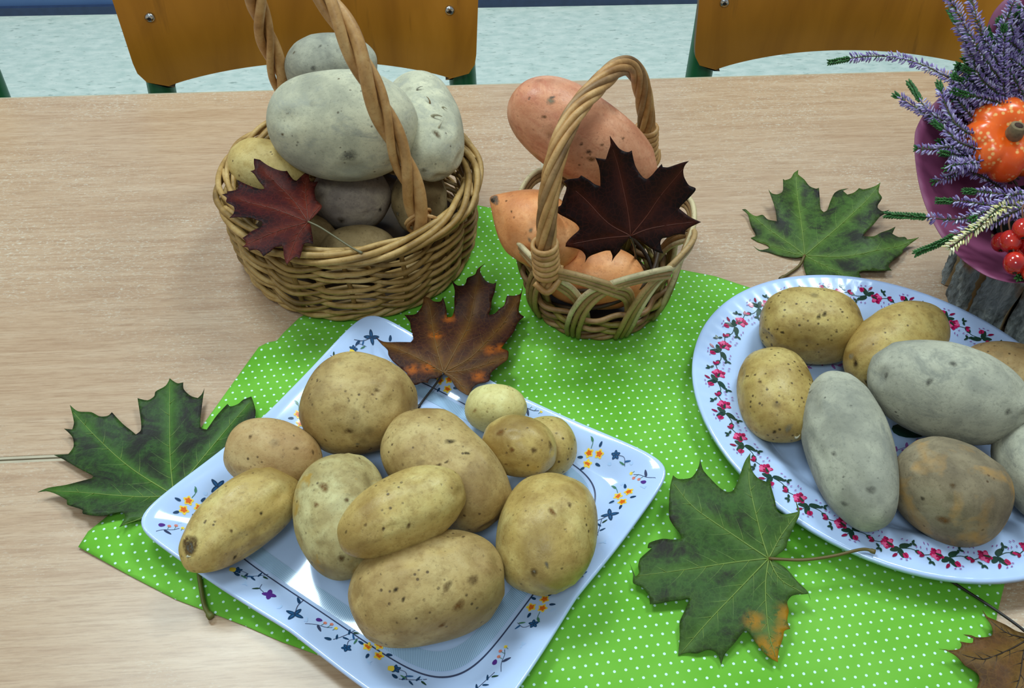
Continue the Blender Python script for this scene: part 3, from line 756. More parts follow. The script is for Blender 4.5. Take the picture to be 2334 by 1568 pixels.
potato('long grey dusty potato pointing at the front rim', 'grey', 1934, 1022, -.0105, 175, 94, 72, 15, group=G2, taper=-.04, marks=((E_, 1901, 1034, 6, 'grey'), (E_, 1985, 1116, 9, 'grey'), (E_, 1925, 1148, 7, 'grey'), (E_, 1847, 893, 6, 'grey')))
potato('big grey dusty potato lying across the middle of the oval plate', 'grey', 2161, 896, .056, 172, 106, 15, 16, group=G2, amp=.022, marks=((E_, 2020, 856, 7, 'grey'), (E_, 2172, 829, 8, 'grey'), (E_, 2118, 870, 8, 'grey'), (E_, 2298, 938, 8, 'grey')))
potato('brown potato with rusty patches at the front of the oval plate', 'greybrown', 2168, 1121, -.0062, 134, 110, 32, 17, group=G2, marks=((E_, 2103, 1136, 5, 'dark'), (E_, 2172, 1107, 6, 'brown'), (E_, 2152, 1185, 13, 'rust')))
potato('grey dusty potato cut off by the right picture edge', 'grey', 2372, 1072, -.008, 135, 98, 62, 18, group=G2)
potato('reddish potato behind the big grey one at the right edge', 'rosy', 2306, 862, -.0062, 112, 78, 15, 19, group=G2)
G3 = 'potatoes in the big round basket'
SP = 'sprout'
potato('biggest clay-dusted potato on top of the big basket', 'greybig', 783, 285, .125, 168, 124, 6, 20, group=G3, amp=.022, marks=((SP, 816, 172, 16, 0, 'clay'), (SP, 824, 168, 14, 200, 'brown'), (SP, 808, 170, 10, 100, 'clay'), (E_, 795, 355, 16, 'grey'), (E_, 772, 180, 3, 'brown'), (E_, 644, 306, 4, 'brown')))
potato('clay-dusted potato with sprouts behind the handle at the right', 'greybig', 968, 286, .104, 118, 85, 76, 21, group=G3, marks=((SP, 985, 265, 15, 30, 'clay'), (SP, 1000, 290, 13, 100, 'clay'), (SP, 980, 235, 12, 160, 'brown'), (E_, 995, 305, 9, 'brown'), (SP, 950, 205, 11, 60, 'grey'), (SP, 1008, 245, 9, 0, 'clay'), (E_, 965, 388, 6, 'clay')))
potato('clay-dusted potato at the back of the big basket, highest in the picture', 'grey', 756, 155, .113, 103, 75, 3, 22, group=G3, marks=((E_, 714, 155, 6, 'grey'), (E_, 670, 120, 4, 'brown'), (E_, 730, 105, 4, 'grey'), (SP, 808, 112, 16, 40, 'brown')))
potato('yellow potato at the left inside the big basket', 'young', 612, 386, .080, 88, 62, 22, 23, group=G3, marks=((E_, 595, 395, 3), (E_, 545, 400, 3, 'brown')))
potato('mauve grey potato under the biggest one in the basket', 'mauve', 802, 452, .048, 90, 72, 5, 24, group=G3, marks=((E_, 778, 502, 9, 'brown'), (E_, 778, 503, 4, 'grey'), (E_, 866, 478, 5, 'dark')))
potato('dark olive potato deep at the right of the big basket', 'olive', 958, 458, .045, 72, 62, 88, 25, group=G3, marks=((E_, 906, 487, 7, 'clay'),))
potato('low grey potato just inside the front rim of the basket', 'olive', 820, 572, .032, 90, 58, 3, 26, group=G3)
potato('dark olive potato beneath the red leaf in the big basket', 'olive', 706, 545, .032, 66, 54, 20, 27, group=G3)
G4 = 'sweet potatoes in the small basket'
potato('biggest sweet potato leaning up against the small basket handle', 'sweet', 1333, 316, .136, 196, 96, 33, 28, dz=-.036, group=G4, name='sweet_potato', taper=-.16, amp=.03, marks=((E_, 1255, 230, 9, 'clay'), (E_, 1259, 222, 5, 'grey'), (E_, 1240, 266, 5, 'brown'), (E_, 1348, 362, 9, 'rust'), (E_, 1342, 346, 6, 'dark'), (E_, 1325, 328, 4, 'dark'), (E_, 1372, 330, 4, 'brown'), (E_, 1420, 315, 4, 'brown')))
potato('pointed orange sweet potato poking out left of the small basket', 'sweetor', 1216, 516, .088, 119, 86, 214, 29, dz=.018, group=G4, name='sweet_potato', point=.72, taper=-.05, n=2.1, amp=.02, eyes=6, marks=(('scar', 1127, 455, 12, 'grey'), ('scar', 1124, 456, 6, 'dark'), (E_, 1154, 458, 3, 'brown'), (E_, 1166, 482, 3, 'brown'), (E_, 1210, 525, 5, 'clay'), (E_, 1207, 547, 5, 'clay')))
potato('orange sweet potato at the bottom of the small basket', 'sweetor', 1352, 630, .043, 122, 74, 8, 30, group=G4, name='sweet_potato', amp=.02, eyes=5)

# ------------------------------------------------------------------ maple leaves
gain(.62, .74, .5)
def cv(ox, oy, s, L): return [(ox+x/s, oy+y/s) for x, y in L]
def leaf_mat(name, edge, mid, vein, blot=None, bamt=.5, rust=None, rough=.5, veinw=.8):
    m = Mat(name, rough, .14, offs=True)
    ve, ed = m.attr('vein'), m.attr('rim')
    n1 = m.noise(55, 4, .6, dist=.4); n2 = m.noise(220, 3, .6)
    c = m.mix(m.ramp(m.math('ADD', ed, m.math('MULTIPLY_ADD', n1, .7, -.35)), [(.15, 0.), (.65, 1.)]), lin(edge), lin(mid))
    c = m.mix(m.ramp(n2, [(.38, .6), (.6, 0.)]), c, lin(tuple(v*.66 for v in mid)))
    c = m.mix(m.ramp(n1, [(.5, 0.), (.75, .5)]), c, lin(tuple(v*1.25 for v in mid)))
    net = m.vor(230, feat='DISTANCE_TO_EDGE').outputs['Distance']; c = m.mix(m.ramp(net, [(.02, .38), (.09, 0.)]), c, lin(tuple(v*.5+w_*.5 for v, w_ in zip(mid, vein))))
    if blot: c = m.mix(m.ramp(m.math('MULTIPLY_ADD', ve, -.22, m.noise(42, 6, .7, dist=.7)), [(.58-.3*bamt, 0.), (.74-.3*bamt, .9)]), c, lin(blot))
    c = m.mix(m.math('MULTIPLY', m.math('MULTIPLY', ve, m.ramp(n1, [(.3, .5), (.6, 1.)])), veinw), c, lin(vein))
    if rust: c = m.mix(m.math('MULTIPLY', m.attr('rust'), m.ramp(m.noise(160, 4, .7), [(.38, 0.), (.52, 1.)])), c, lin(rust))
    m.col(c); m.bump(m.math('ADD', m.math('MULTIPLY', n2, .5), m.math('MULTIPLY', ve, -.6)), .35, .0012)
    return m.m
VEINS = {k: plain('vein_'+k, c, .5) for k, c in dict(green=(138, 150, 74), red=(116, 46, 36), orange=(138, 86, 44), dark=(58, 34, 26)).items()}
STEMS = {k: plain('stem_'+k, c, .5) for k, c in dict(brown=(122, 92, 48), grey=(128, 108, 92), dark=(38, 20, 20), olive=(118, 108, 52)).items()}
def leaf(label, mat, veinm, stemm, outline, base, tips, plane, stem=None, seed=0, wave=.002, lift=.004, stemr=.0011, rust=None, sec=True, zlim=None, veinr=.00055):
    rs = np.random.RandomState(seed)
    p0, p1, p2 = [at(*q) for q in plane]
    nrm = np.cross(p1-p0, p2-p0); nrm /= np.linalg.norm(nrm)
    if nrm[2] < 0: nrm = -nrm
    def hit(px, py, off=0.):
        d = ray(px, py); return CAM+d*(((p0+nrm*off-CAM)@nrm)/(d@nrm))
    O = hit(*base)
    e1 = np.array((1., 0, 0)); e1 -= nrm*(e1@nrm); e1 /= np.linalg.norm(e1); e2 = np.cross(nrm, e1)
    ks = [(rs.normal(0, 45, 2), rs.uniform(0, 6.28)) for _ in range(4)]
    out0 = np.array([((hit(*q)-O)@e1, (hit(*q)-O)@e2) for q in outline]); RM = np.linalg.norm(out0, axis=1).max()
    def zf(P):
        P = np.atleast_2d(P); z = np.zeros(len(P))
        for kv, ph in ks: z += wave/2*np.sin(P@kv+ph)
        r_ = np.linalg.norm(P, axis=1)/RM
        return z*np.clip(r_*2, 0, 1)+lift*r_**2.2+.0008
    def loc(px, py):
        off = 0.
        for _ in range(4):
            q = hit(px, py, off)-O; uv = np.array((q@e1, q@e2)); off = float(zf(uv)[0])
        return uv
    P = np.array([loc(*q) for q in outline]); B = loc(*base)
    # round the bays, keep the tips sharp
    n = len(P); Q = []
    sharp = []
    for i in range(n):
        a = P[i]-P[i-1]; c = P[(i+1) % n]-P[i]
        ca = (a@c)/(np.linalg.norm(a)*np.linalg.norm(c)+1e-12); sharp.append(ca < .35)
    for i in range(n):
        a, b_ = P[i], P[(i+1) % n]
        ta = np.zeros(2) if sharp[i] else (b_-P[i-1])*.5
        tb = np.zeros(2) if sharp[(i+1) % n] else (P[(i+2) % n]-a)*.5
        L = np.linalg.norm(b_-a)
        for tt in (ta, tb):
            k = np.linalg.norm(tt)
            if k > L*.9: tt *= L*.9/k
        for t in (0, .25, .5, .75):
            h = np.array((2*t**3-3*t*t+1, t**3-2*t*t+t, -2*t**3+3*t*t, t**3-t*t))
            Q.append(h[0]*a+h[1]*ta+h[2]*b_+h[3]*tb)
    Q = np.array(Q)
    V, Fs = cdt(Q, .0028, seed)
    tl = [spline([B]+[loc(*q) for q in tp], 6) for tp in tips]
    va = np.vstack([q[:-1] for q in tl]); vb = np.vstack([q[1:] for q in tl])
    dv = dseg(V, va, vb); de = dseg(V, Q, np.roll(Q, -1, 0))
    Z = zf(V)-.0007*np.exp(-(dv/.0016)**2)
    W3 = O+V[:, :1]*e1+V[:, 1:]*e2+Z[:, None]*nrm
    t = thing('maple_leaf', O, label, 'leaf', 'fallen maple leaves')
    b = MB(); b.v = [tuple(q) for q in W3]; b.f = Fs; b.mi = [0]*len(Fs)
    o = b.build('blade', mat, t); me = o.data
    if sum(p_.normal @ Vector(nrm) for p_ in list(me.polygons)[:50]) < 0: me.flip_normals()
    def att(nm, vals): a_ = me.attributes.new(nm, 'FLOAT', 'POINT'); a_.data.foreach_set('value', np.asarray(vals, np.float32))
    att('vein', np.exp(-dv/.0035)); att('rim', np.clip(de/.016, 0, 1))
    if rust is not None:
        rp = np.array([loc(*q) for q in rust[0]]); att('rust', np.clip(1.3-dseg(V, rp, rp)/rust[1], 0, 1))
    else: att('rust', np.zeros(len(V)))
    solid(o, .00035, -1)
    def w3(uv, dz=.0002):
        uv = np.atleast_2d(uv); return O+uv[:, :1]*e1+uv[:, 1:]*e2+(zf(uv)+dz)[:, None]*nrm
    for q in tl:
        b = MB(); m_ = len(q); b.tube(w3(q, -.0004), np.linspace(veinr, veinr*.35, m_), 6)
        vn = b.build('vein', veinm, t)
        if sec:
            b = MB(); L = np.linalg.norm(q[-1]-q[0]); used = False
            for fr, sg in ((.22, 1), (.30, -1), (.40, 1), (.48, -1), (.58, 1), (.66, -1), (.76, 1), (.84, -1)):
                i = int(fr*(m_-1)); d = q[min(i+1, m_-1)]-q[i]; d /= np.linalg.norm(d)+1e-9
                a_ = sg*math.radians(44); dd = np.array((d[0]*math.cos(a_)-d[1]*math.sin(a_), d[0]*math.sin(a_)+d[1]*math.cos(a_)))
                S = [q[i]]
                for st in range(1, 14):
                    nx = S[-1]+dd*L*.030; dd = dd*.965+d*.05; dd /= np.linalg.norm(dd)
                    if not pip([nx], Q)[0] or dseg([nx], Q, np.roll(Q, -1, 0))[0] < .003: break
                    S.append(nx)
                if len(S) > 2: b.tube(w3(np.array(S), -.00015), np.linspace(veinr*.42, veinr*.2, len(S)), 5); used = True
            if used: b.build('side_veins', veinm, vn)
    if stem:
        S = spline([at(*q) if len(q) == 3 else hit(*q, .001) for q in stem], 6); b = MB()
        rr = np.full(len(S), stemr); rr[-3:] *= 1.5; b.tube(S, rr, 8); b.build('stem', stemm, t)
    return t
LM = dict(
    redblack=leaf_mat('dark_crimson_leaf', (30, 10, 18), (72, 14, 22), (150, 54, 36), rough=.55, veinw=.6),
    black=leaf_mat('blackish_purple_leaf', (26, 11, 18), (46, 17, 22), (112, 44, 34), rough=.4, veinw=.55),
    brown=leaf_mat('maroon_brown_leaf', (60, 26, 28), (78, 36, 36), (150, 92, 40), rust=(196, 92, 26), rough=.5),
    dkgreen=leaf_mat('green_and_dark_purple_leaf', (64, 84, 38), (58, 80, 44), (92, 126, 56), blot=(40, 27, 36), bamt=.56, rough=.45, veinw=.9),
    midgreen=leaf_mat('blotched_green_leaf', (76, 88, 46), (80, 102, 54), (120, 138, 70), blot=(44, 30, 42), bamt=.52, rough=.45),
    green=leaf_mat('green_leaf_with_ochre_edge', (70, 88, 42), (68, 94, 48), (104, 126, 66), blot=(48, 34, 42), bamt=.30, rust=(186, 120, 24), rough=.45),
    rustbrown=leaf_mat('rusty_brown_leaf', (92, 56, 40), (122, 72, 46), (150, 104, 56), blot=(92, 54, 48), bamt=.3, rough=.5))
gain()
z1 = (490, 350, 5.81)
leaf('dark crimson maple leaf on the front of the big round basket', LM['redblack'], VEINS['red'], STEMS['grey'],
     cv(*z1, [(1225, 905), (1290, 850), (1350, 790), (1400, 730), (1415, 690), (1380, 650), (1340, 610), (1320, 520), (1320, 460), (1365, 370), (1310, 375), (1260, 360), (1240, 240), (1190, 260), (1130, 310), (1080, 360), (1040, 345), (1000, 300), (930, 190), (880, 120), (850, 70), (820, 110), (780, 150), (730, 145), (680, 100), (610, 85), (515, 65), (515, 130), (525, 210), (470, 230), (520, 270), (580, 360), (640, 430), (655, 465), (600, 470), (500, 440), (400, 400), (290, 345), (310, 420), (300, 470), (240, 490), (160, 500), (165, 525), (95, 540), (155, 580), (150, 640), (240, 690), (260, 740), (240, 800), (190, 850), (290, 840), (400, 845), (480, 850), (560, 880), (620, 900), (620, 960), (560, 990), (480, 1030), (420, 1080), (365, 1115), (395, 1150), (410, 1190), (365, 1235), (430, 1240), (450, 1285), (530, 1270), (590, 1290), (640, 1360), (680, 1330), (740, 1290), (790, 1240), (840, 1230), (890, 1220), (905, 1260), (910, 1340), (930, 1420), (955, 1470), (980, 1430), (1040, 1380), (1080, 1365), (1120, 1390), (1140, 1330), (1160, 1250), (1185, 1190), (1240, 1180), (1300, 1195), (1295, 1110), (1285, 1060), (1275, 990), (1260, 930)]),
     cv(*z1, [(1235, 900)])[0], [cv(*z1, q) for q in ([(690, 700), (290, 590)], [(930, 500), (640, 210)], [(1200, 520), (1215, 290)], [(830, 1020), (430, 1190)], [(1090, 1090), (960, 1420)], [(1300, 790), (1395, 690)])],
     [(720, 500, .090), (578, 362, .100), (655, 597, .090)], [(702, 505)]+cv(*z1, [(1380, 970), (1540, 1070), (1800, 1240), (1950, 1320)]), 31, .003, .002, stemr=.0008, veinr=.00045)
z2 = (1250, 300, 4.9)
leaf('blackish purple maple leaf leaning in the small handled basket', LM['black'], VEINS['red'], STEMS['dark'],
     cv(*z2, [(915, 1175), (850, 1250), (810, 1300), (800, 1330), (740, 1400), (705, 1455), (715, 1390), (690, 1330), (640, 1330), (540, 1360), (450, 1400), (405, 1470), (415, 1390), (370, 1330), (290, 1300), (170, 1280), (240, 1190), (330, 1110), (345, 1080), (310, 1030), (250, 990), (105, 910), (100, 850), (140, 820), (165, 740), (195, 660), (200, 600), (170, 560), (215, 535), (330, 520), (365, 490), (450, 540), (520, 590), (580, 610), (580, 560), (575, 460), (560, 380), (525, 295), (600, 305), (640, 310), (670, 220), (690, 150), (685, 45), (720, 100), (780, 180), (830, 215), (890, 230), (930, 210), (945, 290), (965, 370), (1000, 440), (1050, 505), (1095, 528), (1150, 490), (1210, 420), (1265, 360), (1275, 395), (1330, 400), (1410, 375), (1500, 345), (1570, 330), (1530, 370), (1505, 430), (1510, 490), (1530, 540), (1570, 600), (1640, 630), (1640, 660), (1590, 720), (1530, 780), (1480, 830), (1460, 860), (1510, 900), (1590, 960), (1705, 1010), (1640, 1040), (1580, 1070), (1530, 1110), (1525, 1150), (1430, 1150), (1350, 1180), (1270, 1195), (1250, 1240), (1260, 1310), (1285, 1360), (1230, 1350), (1150, 1310), (1080, 1260), (1010, 1210), (950, 1190)]),
     cv(*z2, [(918, 1165)])[0], [cv(*z2, q) for q in ([(690, 1040), (480, 830), (300, 660)], [(880, 850), (800, 480), (695, 130)], [(1100, 940), (1250, 720), (1500, 420)], [(1150, 1080), (1620, 1010)], [(600, 1195), (240, 1260)])],
     [(1437, 538, .112), (1275, 480, .116), (1390, 315, .176)], [(1437, 540)]+[(1446, 565, .09), (1450, 595, .05)], 32, .003, .003, stemr=.0008, sec=False, veinr=.00048)
z3 = (850, 590, 4.48)
leaf('maroon brown maple leaf lying over the back rim of the square plate', LM['brown'], VEINS['orange'], STEMS['dark'],
     cv(*z3, [(718, 1165), (660, 1215), (580, 1225), (560, 1265), (500, 1260), (440, 1285), (400, 1275), (355, 1200), (345, 1165), (280, 1110), (200, 1040), (158, 980), (150, 930), (80, 860), (20, 790), (110, 845), (270, 848), (385, 850), (410, 820), (405, 780), (385, 700), (375, 640), (320, 570), (380, 572), (440, 560), (500, 480), (520, 380), (575, 395), (620, 430), (690, 432), (715, 390), (730, 430), (750, 510), (755, 590), (775, 595), (805, 590), (830, 520), (830, 420), (835, 320), (800, 215), (860, 270), (930, 270), (950, 240), (965, 195), (1040, 160), (1070, 100), (1145, 45), (1095, 100), (1120, 180), (1165, 235), (1230, 255), (1260, 240), (1245, 330), (1215, 420), (1205, 500), (1185, 570), (1240, 560), (1290, 510), (1340, 470), (1360, 400), (1375, 375), (1440, 375), (1510, 350), (1525, 270), (1530, 300), (1510, 400), (1490, 540), (1545, 590), (1480, 650), (1440, 740), (1380, 820), (1310, 910), (1380, 940), (1385, 980), (1370, 1030), (1290, 1090), (1210, 1160), (1190, 1240), (1150, 1260), (1080, 1270), (1030, 1300), (1000, 1350), (970, 1390), (930, 1370), (880, 1340), (840, 1300), (810, 1250), (770, 1200)]),
     cv(*z3, [(722, 1155)])[0], [cv(*z3, q) for q in ([(560, 1060), (120, 870)], [(640, 860), (590, 560), (550, 410)], [(900, 820), (1020, 500), (1095, 110)], [(1000, 1000), (1200, 800), (1480, 400)], [(1000, 1120), (1340, 1010)], [(840, 1220), (960, 1370)])],
     [(1010, 848, .0215), (1180, 650, .014), (890, 770, .021)], [(1011, 850)]+[(990, 880, .014), (965, 912, .009), (952, 930, .008)], 33, .004, .004, stemr=.0009,
     rust=(cv(*z3, [(780, 610), (640, 780), (1310, 910), (1200, 930), (400, 1130), (560, 1110), (1080, 1200)]), .0055))
z4 = (80, 830, 2.657)
leaf('green and dark purple maple leaf under the left corner of the square plate', LM['dkgreen'], VEINS['green'], STEMS['olive'],
     cv(*z4, [(870, 800), (800, 840), (640, 940), (590, 945), (510, 985), (545, 920), (520, 895), (400, 918), (290, 905), (285, 880), (195, 850), (190, 820), (85, 768), (15, 775), (80, 748), (190, 730), (345, 690), (350, 675), (265, 630), (170, 575), (115, 550), (200, 545), (232, 500), (225, 440), (175, 390), (225, 395), (235, 350), (210, 245), (260, 285), (340, 290), (390, 315), (440, 312), (465, 290), (530, 360), (580, 400), (610, 425), (640, 400), (640, 340), (620, 205), (680, 218), (720, 195), (730, 165), (790, 130), (815, 85), (860, 115), (897, 110), (900, 150), (940, 190), (985, 205), (1010, 180), (1025, 145), (1010, 250), (1000, 340), (1005, 385), (1040, 395), (1100, 310), (1165, 240), (1185, 255), (1230, 240), (1260, 215), (1310, 195), (1335, 280), (1325, 350), (1300, 440), (1210, 490), (1210, 560), (1100, 660), (980, 760)]),
     cv(*z4, [(838, 792)])[0], [cv(*z4, q) for q in ([(600, 800), (85, 765)], [(590, 635), (380, 450), (230, 290)], [(815, 500), (815, 110)], [(1060, 510), (1300, 230)], [(660, 920), (530, 970)])],
     [(392, 1128, .0068), (200, 1000, .0040), (480, 930, .0075)], [(420, 1180, .003), (450, 1290, .0035), (455, 1320, .004), (466, 1380, .0045), (482, 1408, .004)], 34, .003, .005, stemr=.0016)
z5 = (1640, 360, 3.363)
leaf('blotched green maple leaf lying behind the oval plate', LM['midgreen'], VEINS['green'], STEMS['brown'],
     cv(*z5, [(655, 748), (590, 765), (480, 752), (370, 722), (300, 712), (258, 672), (310, 705), (385, 690), (360, 660), (290, 640), (240, 612), (275, 600), (272, 575), (240, 515), (215, 430), (172, 395), (200, 392), (250, 430), (285, 445), (330, 435), (370, 470), (440, 485), (430, 400), (405, 320), (375, 240), (400, 270), (440, 278), (475, 265), (488, 240), (487, 160), (500, 170), (545, 155), (570, 115), (605, 90), (605, 125), (650, 165), (690, 215), (740, 235), (762, 228), (768, 300), (775, 390), (800, 415), (825, 400), (850, 330), (880, 270), (920, 245), (985, 233), (945, 250), (980, 280), (1030, 265), (1070, 230), (1100, 240), (1150, 230), (1200, 210), (1235, 183), (1220, 260), (1245, 300), (1240, 320), (1215, 360), (1215, 385), (1250, 408), (1305, 395), (1270, 425), (1230, 450), (1180, 510), (1110, 580), (1105, 600), (1180, 600), (1240, 570), (1300, 550), (1350, 525), (1325, 580), (1370, 605), (1420, 605), (1440, 625), (1530, 605), (1470, 650), (1410, 700), (1400, 730), (1320, 790), (1295, 830), (1320, 860), (1230, 865), (1110, 865), (1070, 880), (1085, 925), (1000, 965), (850, 960), (740, 950), (672, 905), (645, 820)]),
     cv(*z5, [(655, 745)])[0], [cv(*z5, q) for q in ([(560, 670), (360, 530), (215, 410)], [(630, 520), (590, 200), (600, 110)], [(860, 570), (1100, 350), (1225, 200)], [(980, 750), (1300, 690), (1510, 615)], [(540, 720), (300, 640)], [(800, 820), (960, 900)])],
     [(1834, 580, .003), (1700, 480, .004), (2050, 520, .010)], [(1834, 582), (1822, 605, .0025), (1800, 622, .0022), (1778, 636, .002)], 35, .004, .007, stemr=.0013)
z6 = (1400, 1020, 3.016)
leaf('green maple leaf with ochre tip between the two plates', LM['green'], VEINS['green'], STEMS['brown'],
     cv(*z6, [(1110, 745), (1180, 690), (1190, 650), (1210, 600), (1240, 530), (1270, 470), (1275, 430), (1245, 360), (1262, 440), (1160, 460), (1120, 430), (1105, 360), (1085, 290), (1070, 215), (1050, 235), (990, 210), (950, 160), (935, 90), (937, 35), (900, 90), (870, 170), (840, 250), (815, 295), (780, 305), (730, 280), (660, 210), (610, 150), (592, 70), (580, 130), (550, 185), (520, 210), (440, 215), (405, 190), (385, 260), (378, 350), (378, 480), (410, 540), (450, 590), (465, 628), (400, 632), (330, 627), (240, 655), (230, 690), (260, 690), (180, 760), (165, 810), (170, 860), (145, 885), (105, 790), (130, 870), (130, 930), (180, 950), (235, 1010), (245, 1075), (310, 1070), (380, 1055), (460, 1045), (520, 1035), (515, 1060), (480, 1130), (450, 1200), (450, 1300), (440, 1430), (500, 1410), (570, 1415), (640, 1390), (690, 1400), (720, 1440), (735, 1500), (760, 1420), (830, 1340), (890, 1265), (920, 1262), (980, 1350), (1050, 1430), (1125, 1475), (1130, 1400), (1160, 1310), (1170, 1260), (1210, 1245), (1190, 1190), (1200, 1120), (1190, 1060), (1230, 1015), (1335, 1005), (1350, 1050), (1330, 990), (1260, 920), (1210, 860), (1170, 820), (1120, 790), (1065, 765)]),
     cv(*z6, [(1062, 760)])[0], [cv(*z6, q) for q in ([(850, 620), (560, 420), (410, 250)], [(1000, 560), (930, 250), (935, 60)], [(800, 790), (540, 830), (160, 880)], [(850, 980), (640, 1200), (460, 1410)], [(1040, 950), (1060, 1250), (1110, 1440)], [(1140, 900), (1300, 1000)], [(1150, 600), (1255, 460)])],
     [(1470, 1300, .0045), (1810, 1150, .0265), (1700, 1480, .006)], [(1752, 1273), (1830, 1276, .022), (1900, 1267, .0255), (1965, 1252, .0265), (1995, 1258, .0265)], 36, .003, .002, stemr=.0011,
     rust=([(1720, 1415), (1745, 1470), (1760, 1490), (1770, 1500), (1770, 1470), (1785, 1440), (1790, 1400)], .007))
z7 = (2090, 1290, 5.64)
leaf('rusty brown maple leaf at the bottom right corner', LM['rustbrown'], VEINS['dark'], STEMS['dark'],
     cv(*z7, [(285, 1065), (420, 1075), (545, 1065), (575, 1010), (555, 970), (640, 985), (715, 985), (725, 930), (600, 880), (700, 890), (760, 915), (870, 915), (965, 890), (970, 800), (930, 710), (880, 640), (845, 570), (900, 640), (1000, 690), (1150, 760), (1270, 830), (1376, 860), (1480, 880), (1600, 800), (1750, 680), (1720, 880), (1950, 980), (1780, 1100), (2000, 1300), (1780, 1350), (1840, 1600), (1600, 1620), (1480, 1950), (1340, 1720), (1080, 1950), (1000, 1700), (700, 1800), (780, 1640), (770, 1568), (805, 1470), (790, 1400), (720, 1340), (620, 1280), (520, 1170), (400, 1090)]),
     cv(*z7, [(1440, 930)])[0], [cv(*z7, q) for q in ([(1150, 1090), (920, 1180), (760, 1180), (420, 1085)], [(1370, 1120), (1290, 1540), (1100, 1860)], [(1150, 850), (900, 660)], [(1560, 1350), (1480, 1850)], [(1700, 1100), (1900, 1280)])],
     [(2330, 1450, .006), (2150, 1480, .004), (2330, 1650, .004)], cv(*z7, [(1440, 930)])+[(2334, 1437, .012), (2272, 1392, .009), (2200, 1345, .006), (2150, 1315, .005), (2105, 1302, .005)], 37, .003, .004, stemr=.0010)

# ------------------------------------------------------------------ wicker baskets
gain()
def wicker(name, a, bcol, d):
    m = Mat(name, .5, .4, offs=True)
    n1 = m.noise(38, 4, .6); n2 = m.noise(420, 3, .6)
    c = m.ramp(n1, [(.28, lin(d)), (.5, lin(a)), (.72, lin(bcol))])
    c = m.mix(m.ramp(n2, [(.3, .4), (.45, 0.)]), c, lin(d)); m.col(c); m.bump(n2, .2, .0005)
    return m.m
WK1 = wicker('honey_willow', (172, 134, 76), (198, 164, 108), (124, 90, 44))
WK2 = wicker('darker_willow', (150, 114, 60), (180, 144, 88), (104, 76, 36))  # darker willow tone for stakes and alternate rods
WKH = wicker('polished_willow_handle', (182, 134, 80), (206, 166, 112), (136, 92, 48))
WKO = wicker('olive_willow', (128, 108, 44), (152, 132, 66), (88, 70, 30))
WKB = wicker('brown_willow', (142, 104, 64), (170, 132, 88), (98, 68, 38))
WKP = wicker('pale_peeled_willow', (204, 182, 136), (222, 204, 164), (164, 134, 88))
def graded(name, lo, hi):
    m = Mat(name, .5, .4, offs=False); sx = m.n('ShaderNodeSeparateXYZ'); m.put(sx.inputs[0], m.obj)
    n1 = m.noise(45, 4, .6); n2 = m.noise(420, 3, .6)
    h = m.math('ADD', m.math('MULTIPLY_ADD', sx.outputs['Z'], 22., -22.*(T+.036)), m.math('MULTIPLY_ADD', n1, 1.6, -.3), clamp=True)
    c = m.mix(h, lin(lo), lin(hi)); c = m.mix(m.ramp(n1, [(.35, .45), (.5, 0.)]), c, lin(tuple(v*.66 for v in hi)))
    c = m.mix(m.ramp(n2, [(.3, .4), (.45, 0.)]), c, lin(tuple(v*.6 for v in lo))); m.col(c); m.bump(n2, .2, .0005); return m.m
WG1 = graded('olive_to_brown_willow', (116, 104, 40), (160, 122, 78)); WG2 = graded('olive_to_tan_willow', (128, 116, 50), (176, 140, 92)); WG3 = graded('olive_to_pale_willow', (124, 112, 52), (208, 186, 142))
WKD = wicker('willow_inner_shade', (64, 46, 28), (84, 62, 38), (44, 30, 18))  # willow colour darkened to stand in for the shade inside the baskets
def pol(cx, cy, r, th, z): return np.array((cx+r*math.cos(th), cy+r*math.sin(th), T+z))
BC = (-.088, .733)
bk = thing('wicker_basket', (*BC, T), 'big round wicker basket with twisted handle, heaped with potatoes', 'basket')
NS = 14; HB = .076
rb = random.Random(11)
def Rz(z): return .0995+.0065*(z/HB)**1.2+.0022*math.sin(z/HB*math.pi)
b = MB(); b.tube([pol(*BC, 0, 0, .006), pol(*BC, 0, 0, .009)], .0985, 64); b.build('base', WKD, bk, False)
for i in range(NS):
    th = 2*math.pi*(i+.5)/NS; b = MB()
    b.tube([pol(*BC, Rz(z), th+.02*math.sin(z*60), z) for z in np.linspace(.004, HB, 7)], .0021, 7); b.build('stake', WK2, bk)
ROWS = 13
def tri(x): return 2/math.pi*math.asin(max(-1, min(1, math.sin(x))))
for r_ in range(ROWS):
    z0 = .0115+r_*(HB-.018)/(ROWS-1); pts = []
    nst = NS*12; ph = math.pi*r_; tw = rb.uniform(0, 6.28)
    for k in range(nst):
        th = 2*math.pi*k/nst; a_ = NS/2*th+ph
        w_ = math.sin(a_); w_ = math.copysign(abs(w_)**.8, w_)
        zz = z0+.0030*tri(a_)*math.cos(ph)+.0009*math.sin(5*th+tw)+.0016*math.sin(2*th+tw)*(1-r_/ROWS)
        pts.append(pol(*BC, Rz(z0)+.0044*w_*(1+.15*math.sin(7*th+tw)), th, zz))
    b = MB(); b.tube(pts, [.0021*(1+.18*math.sin(3*2*math.pi*k/nst+tw)) for k in range(nst)], 8, True)
    b.build('weaver_rod', [WK1, WK2][r_ % 2], bk)
for i in range(5):        # laid border
    pts = []
    for k in range(260):
        th = 2*math.pi*k/260; a = 3*th+2*math.pi*i/5
        pts.append(pol(*BC, Rz(HB)+.0010+.0068*math.cos(a)+.0006*math.sin(11*th+i), th, HB+.0022+.0042*math.sin(a)+.0006*math.sin(9*th+2*i)))
    b = MB(); b.tube(pts, [.0026*(1+.12*math.sin(2*math.pi*k/260*2+i)) for k in range(260)], 8, True); b.build('rim_rod', [WK1, WK1, WK2][i % 3], bk)
